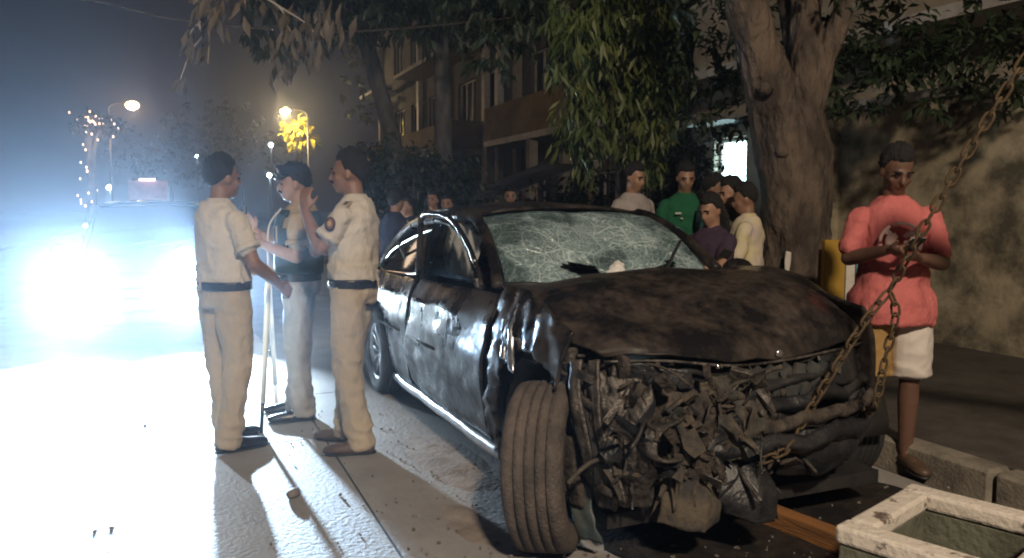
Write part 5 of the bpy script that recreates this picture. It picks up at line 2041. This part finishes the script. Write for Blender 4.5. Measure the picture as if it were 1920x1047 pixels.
# officer with his hand raised to his chin
p3 = onz(668, 838)
o3, J3, H3, M3 = person('police officer in khaki with a sleeve badge, hand raised to his chin', p3, PI / 2 - .12, 1.80, skin_a, khaki2, khaki,
    dict(lsh=(-.172, .0, 1.378), lelb=(-.21, .12, 1.20), lwr=(-.10, .245, 1.40), lhn=(.06, .05, 1), lpn=(1, -.3, 0), lcurl=.5,
         rsh=(.172, .01, 1.378), relb=(.22, .13, 1.17), rwr=(-.05, .22, 1.185), rhn=(-1, -.25, .0), rpn=(0, -1, .1), rcurl=.55,
         ran=(.09, .09, .09), rto=(.13, .27, 0), rkn=(.10, .07, .5), lan=(-.12, -.07, .09), lto=(-.17, .10, 0)),
    head=(.12, 0), belt=leather, shoe=brownleather, moustache=True, girth=.95)
tagged_patch(o3, (-.275, .045, 1.375), (-1, .1, .2), .042, ((1.0, pbr('badge_dark', (.05, .03, .025), .8)), (.72, pbr('badge_red', (.25, .09, .05), .8)), (.40, pbr('badge_gold', (.45, .33, .14), .7))))
for s in (-1, 1):
    MB().box((s * .135, -.015, 1.49), (.11, .05, .012), (0, s * .32, 0)).build('epaulette', khaki3, o3, bevel=.004)
    for q in range(2):
        MB().box((s * (.13 + .03 * q), -.015, 1.499 - .010 * q), (.012, .02, .006), (0, s * .32, 0)).build('rank_star', leather, o3)

# officer in the middle with a dark cap, white lanyard and radio
p2 = onz(566, 782)
o2, J2, H2, M2 = person('police officer in a dark peaked cap with a white lanyard, standing between two others', p2, PI / 2 + .18, 1.76, skin_b, khaki3, pbr('grey_khaki_cloth', (0.30, 0.275, 0.25), .9, col2=(.25, .23, .21), scale=5, bump=.8, bscale=11, bdist=.045, stretch=(1, 1, .6)),
    dict(lelb=(-.24, -.01, 1.13), lwr=(-.14, .22, 1.22), lhn=(.3, .8, .5), lpn=(.9, 0, -.2), lcurl=.7,
         relb=(.22, .08, 1.15), rwr=(.10, .30, 1.30), rhn=(0, .5, 1), rpn=(-1, 0, 0), rcurl=.8,
         ran=(.11, .05, .09), rto=(.14, .23, 0), lan=(-.10, -.02, .09), lto=(-.14, .17, 0)),
    head=(.1, -.08), belt=leather, shoe=leather, cap=navycl, moustache=True)
m = MB()
for f_, rx_, ry_ in ((.10, .207, .162), (.3, .205, .162), (.5, .207, .166), (.7, .213, .167), (.86, .205, .148), (.94, .160, .125)):
    m.tube([J2['pel'].lerp(J2['nek'], f_ - .001), J2['pel'].lerp(J2['nek'], f_ + .001)], [(rx_, ry_)] * 2, 28, False, (1, 0, 0))
mv = MB()
rings = [m.v[i * 56:i * 56 + 28] for i in range(6)]
mv.grid([r + [r[0]] for r in rings], lambda c: not (c.z > 1.30 and abs(c.x) > .165))
mv.build('vest', pbr('dark_teal_vest', (.022, .040, .048), .8, col2=(.035, .055, .062), scale=6, bump=.3, bscale=90), o2, solid=.010)
rail3 = lambda pts, r, n, mt, par: MB().tube(catmull(pts, 24), r, 6).build(n, mt, par)
rail3([(-.06, .10, 1.46), (-.115, .170, 1.36), (-.13, .185, 1.22), (-.13, .185, 1.08)], .007, 'lanyard', whitecl, o2)
MB().lathe([(-.006, .0), (-.006, .036), (.006, .036), (.006, .0)], 20, Matrix.Translation((-.12, .18, 1.04)) @ Matrix.Rotation(.6, 4, 'Z')).build('lanyard_badge', whitecl, o2)
w = J2['rwr']
rad_ = thing('walkie_talkie', 'dark handheld radio held up by the officer in the peaked cap', 'radio', o2.location, o2.rotation_euler.z)
MB().box(w + Vector((-.03, .06, .10)), (.05, .035, .14)).build('radio_body', blackpl, rad_, bevel=.006)
MB().tube([w + Vector((-.015, .06, .16)), w + Vector((-.015, .06, .28))], .006, 8).build('antenna', blackpl, rad_)
MB().box(w + Vector((-.03, .079, .12)), (.035, .004, .05)).build('speaker_grille', rimm, rad_)

# officer with his back to the viewer
p1 = onz(430, 838)
o1, J1, H1, M1 = person('police officer in pale khaki seen from behind against the headlights', p1, -PI / 2 + .85, 1.77, skin_a, khaki2, khaki,
    dict(relb=(.27, .04, 1.13), rwr=(.19, .26, .98), rhn=(-.1, .8, -.5), rpn=(-1, 0, -.2), rcurl=.9,
         lelb=(-.24, .06, 1.14), lwr=(-.10, .27, 1.05), lhn=(.5, .6, 0), lpn=(0, -.5, -1), lcurl=.6,
         ran=(.10, -.06, .09), rto=(.12, .14, 0), lan=(-.10, .05, .09), lto=(-.13, .24, 0)),
    head=(0, 0), belt=leather, shoe=leather, girth=.95)

# two long canes
cane = pbr('pale_cane', (0.82, 0.80, 0.74), .4, col2=(.74, .7, .62), scale=9)


def stick(label, foot, top, tipc):
    t = thing('police_cane', label, 'cane', foot, 0, 'long police canes')
    d = top - foot
    MB().tube([d * .2, d * .6, d], [.017, .018, .018], 10).build('shaft', cane, t)
    MB().tube([Vector((0, 0, 0)), d * .2], [.0125, .0138], 10).build('tip', tipc, t)
    for f in (.38, .56, .74, .9):
        MB().tube([d * (f - .004), d * (f + .004)], .0165, 10).build('cane_joint', cane, t)


stick('pale cane with a black lower tip held by the back-turned officer', onz(490, 812), ony(504, 520, 5.05), leather)
stick('pale cane without a black tip leaning by the capped officer', onz(519, 765), ony(504, 530, 5.5), cane)

# man in coral looking at his phone
coral = pbr('coral_cotton', (0.56, 0.155, 0.15), .9, col2=(.47, .12, .115), scale=5, bump=.8, bscale=9, bdist=.05, stretch=(1, 1, .55))


def two_tone():
    m = bpy.data.materials.new('ochre_and_white_shorts')
    m.use_nodes = True
    nt = m.node_tree
    b = nt.nodes['Principled BSDF']
    tc = nt.nodes.new('ShaderNodeTexCoord')
    sp = nt.nodes.new('ShaderNodeSeparateXYZ')
    nt.links.new(tc.outputs['Object'], sp.inputs[0])
    r = nt.nodes.new('ShaderNodeMapRange')
    r.inputs[1].default_value = -.02
    r.inputs[2].default_value = .0
    nt.links.new(sp.outputs[0], r.inputs[0])
    mx = nt.nodes.new('ShaderNodeMix')
    mx.data_type = 'RGBA'
    nt.links.new(r.outputs[0], mx.inputs[0])
    mx.inputs[6].default_value = (.62, .57, .52, 1)
    mx.inputs[7].default_value = (.36, .22, .08, 1)
    nt.links.new(mx.outputs[2], b.inputs['Base Color'])
    b.inputs['Roughness'].default_value = .9
    return m


po = ony(1678, 392, 4.45)
po.z = 0.0
o4, J4, H4, M4 = person('man in a coral T-shirt looking down at the phone in his hands', po, PI - .18, 1.80, skin_d, coral, two_tone(),
    dict(relb=(.235, .03, 1.15), rwr=(.10, .255, 1.21), rhn=(-.75, .6, .15), rpn=(0, -.1, 1), rcurl=.45,
         lelb=(-.235, .05, 1.13), lwr=(-.06, .27, 1.17), lhn=(1, .35, .1), lpn=(0, -.2, 1), lcurl=.35),
    head=(.12, -.42), tuck=False, shorts=True, collar=False, sleeve=.72, shoe=brownleather, girth=.88)
# faded white print on the chest
m = MB()
P = []
for i in range(7):
    row = []
    for j in range(25):
        a = PI * -.1 + PI * 1.25 * j / 24
        r = .012 + .10 * i / 6
        x, z = .01 + r * math.cos(a), 1.255 + r * .95 * math.sin(a)
        row.append((x, .181 - .9 * x * x - .3 * max(0, z - 1.32), z + .03))
    P.append(row)
m.grid(P, lambda c: (N(c, 22, 2) > .08 and c.z < 1.36) or (math.hypot(c.x - .01, c.z - 1.285) > .092 and N(c, 30, 6) > -.15))
m.build('chest_print', pbr('faded_print', (.80, .55, .50), .9), o4, solid=.0015)
w = J4['rwr']
ph = thing('phone', 'dark phone held by the man in coral', 'phone', o4.location, o4.rotation_euler.z)
c = Vector((.0, .34 * 1.0, 1.275))
MB().box(c, (.075, .15, .009), (.5, 0, .25)).build('phone_body', blackpl, ph, bevel=.004)
MB().box(c + Vector((0, -.0025, .0065)), (.066, .135, .002), (.5, 0, .25)).build('screen', glowmat('dim_screen', (.5, .6, .8), .08), ph)

# ---- onlookers behind the car
FPZ = .12
cl = lambda n, a, b=None: pbr(n, a, .9, col2=b or tuple(x * .75 for x in a), scale=5)
darkt = cl('dark_trousers', (.03, .03, .04))


def onlooker(label, px, py, Y, face, H, shirt, skin=skin_a, pose=None, base=FPZ, **kw):
    p = ony(px, py, Y)
    p.z = base
    d = dict(vox=.014, simple=True, shoe=None, tuck=False)
    d.update(kw)
    return person(label, p, face, H, skin, shirt, darkt, pose, group='onlookers behind the wreck', **d)


onlooker('onlooker in a pale grey T-shirt looking down to his left side', 1188, 392, 7.4, PI + .55, 1.75, cl('grey_cotton', (.42, .38, .37)), skin_b, head=(.2, -.25), collar=False)
go, GJ, _, _ = onlooker('onlooker in a dark green polo shirt with a white chest mark', 1284, 392, 7.2, PI, 1.74, cl('green_cotton', (.012, .12, .055)), skin_b, head=(0, -.3))
MB().box((.09, .158, 1.30), (.055, .006, .018)).build('chest_mark', whitecl, go)
MB().box((.06, .162, 1.255), (.02, .006, .014)).build('chest_mark', whitecl, go)
onlooker('dark haired onlooker half hidden behind the crowd below the lit window', 1336, 392, 6.95, -PI / 2 - .4, 1.63, cl('teal_cotton', (.03, .09, .10)), head=(0, -.2))
wo, WJ, _, _ = onlooker('woman with dark hair bending over a glowing phone beside the car', 1334, 392, 5.75, PI / 2 + .7, 1.56, cl('purple_cotton', (.05, .03, .06)), skin_b, dict(lelb=(-.22, .18, 1.18), lwr=(-.1, .36, 1.15), relb=(.22, .12, 1.1), rwr=(.16, .33, 1.02)), base=.0, hair='long', head=(0, -.3))
onlooker('man in profile with teal-black hair, leaning in between woman and trunk', 1372, 392, 6.25, PI / 2 + .15, 1.58, cl('olive_cotton', (.12, .11, .07)), skin_b, head=(.1, -.25), sleeve=.6)
onlooker('man in a white and yellow shirt with his back turned, next to the trunk', 1398, 392, 5.95, PI / 2 - .35, 1.52, cl('cream_yellow', (.62, .55, .30), (.58, .50, .46)), skin_a, dict(lelb=(-.26, .06, 1.05), lwr=(-.2, .26, .95)), head=(.2, -.2), sleeve=.7)
onlooker('far onlooker with bearded face just above the car roof', 956, 392, 9.9, PI + .1, 1.60, cl('brown_cotton', (.1, .05, .03)), skin_b)
onlooker('far onlooker left of a pair behind the rear window', 812, 392, 10.0, PI - .3, 1.56, cl('ochre_cotton', (.3, .2, .08)), skin_b)
onlooker('far onlooker right of a pair behind the rear window', 838, 392, 9.5, PI - .1, 1.50, cl('mustard_cotton', (.25, .17, .07)), skin_b)
onlooker('onlooker in a dark navy shirt turned away beside the third officer', 742, 392, 8.6, -.5, 1.66, cl('navy_cotton', (.02, .025, .05)), skin_b, base=.0, collar=True)
onlooker('second onlooker in navy beside the officer, face in profile', 764, 392, 9.4, PI / 2 + .8, 1.60, cl('navy_cotton', (.02, .025, .05)), skin_b, base=.0)

ph2 = thing('phone', 'glowing phone held low between the onlookers by the car', 'phone', ony(1356, 482, 5.5), .3)
MB().box((0, 0, 0), (.075, .01, .14), (.7, .3, 0)).build('phone_body', blackpl, ph2, bevel=.003)
MB().box((0, -.006, .003), (.066, .002, .125), (.7, .3, 0)).build('screen', glowmat('phone_screen', (.75, .65, 1), 2.5), ph2)

# ------------------------------------------------------------------ the air: lit dust and exhaust over the street
HZ = MB().box((0, 0, 0), (150, 190, 26))
hz = HZ.build('haze', None, None, smooth=False)
hz.location = (0, 75, 11.5)
hm = bpy.data.materials.new('haze')
hm.use_nodes = True
hm.node_tree.nodes.clear()
ho = hm.node_tree.nodes.new('ShaderNodeOutputMaterial')
pv = hm.node_tree.nodes.new('ShaderNodeVolumePrincipled')
pv.inputs['Color'].default_value = (.85, .9, 1, 1)
pv.inputs['Density'].default_value = HAZE
pv.inputs['Anisotropy'].default_value = .85
hm.node_tree.links.new(pv.outputs[0], ho.inputs['Volume'])
hz.data.materials.append(hm)
hz['kind'] = 'stuff'
hz['label'] = 'thin dusty night air over the whole street'
hz['category'] = 'haze'
bpy.data.collections.remove(tmp)
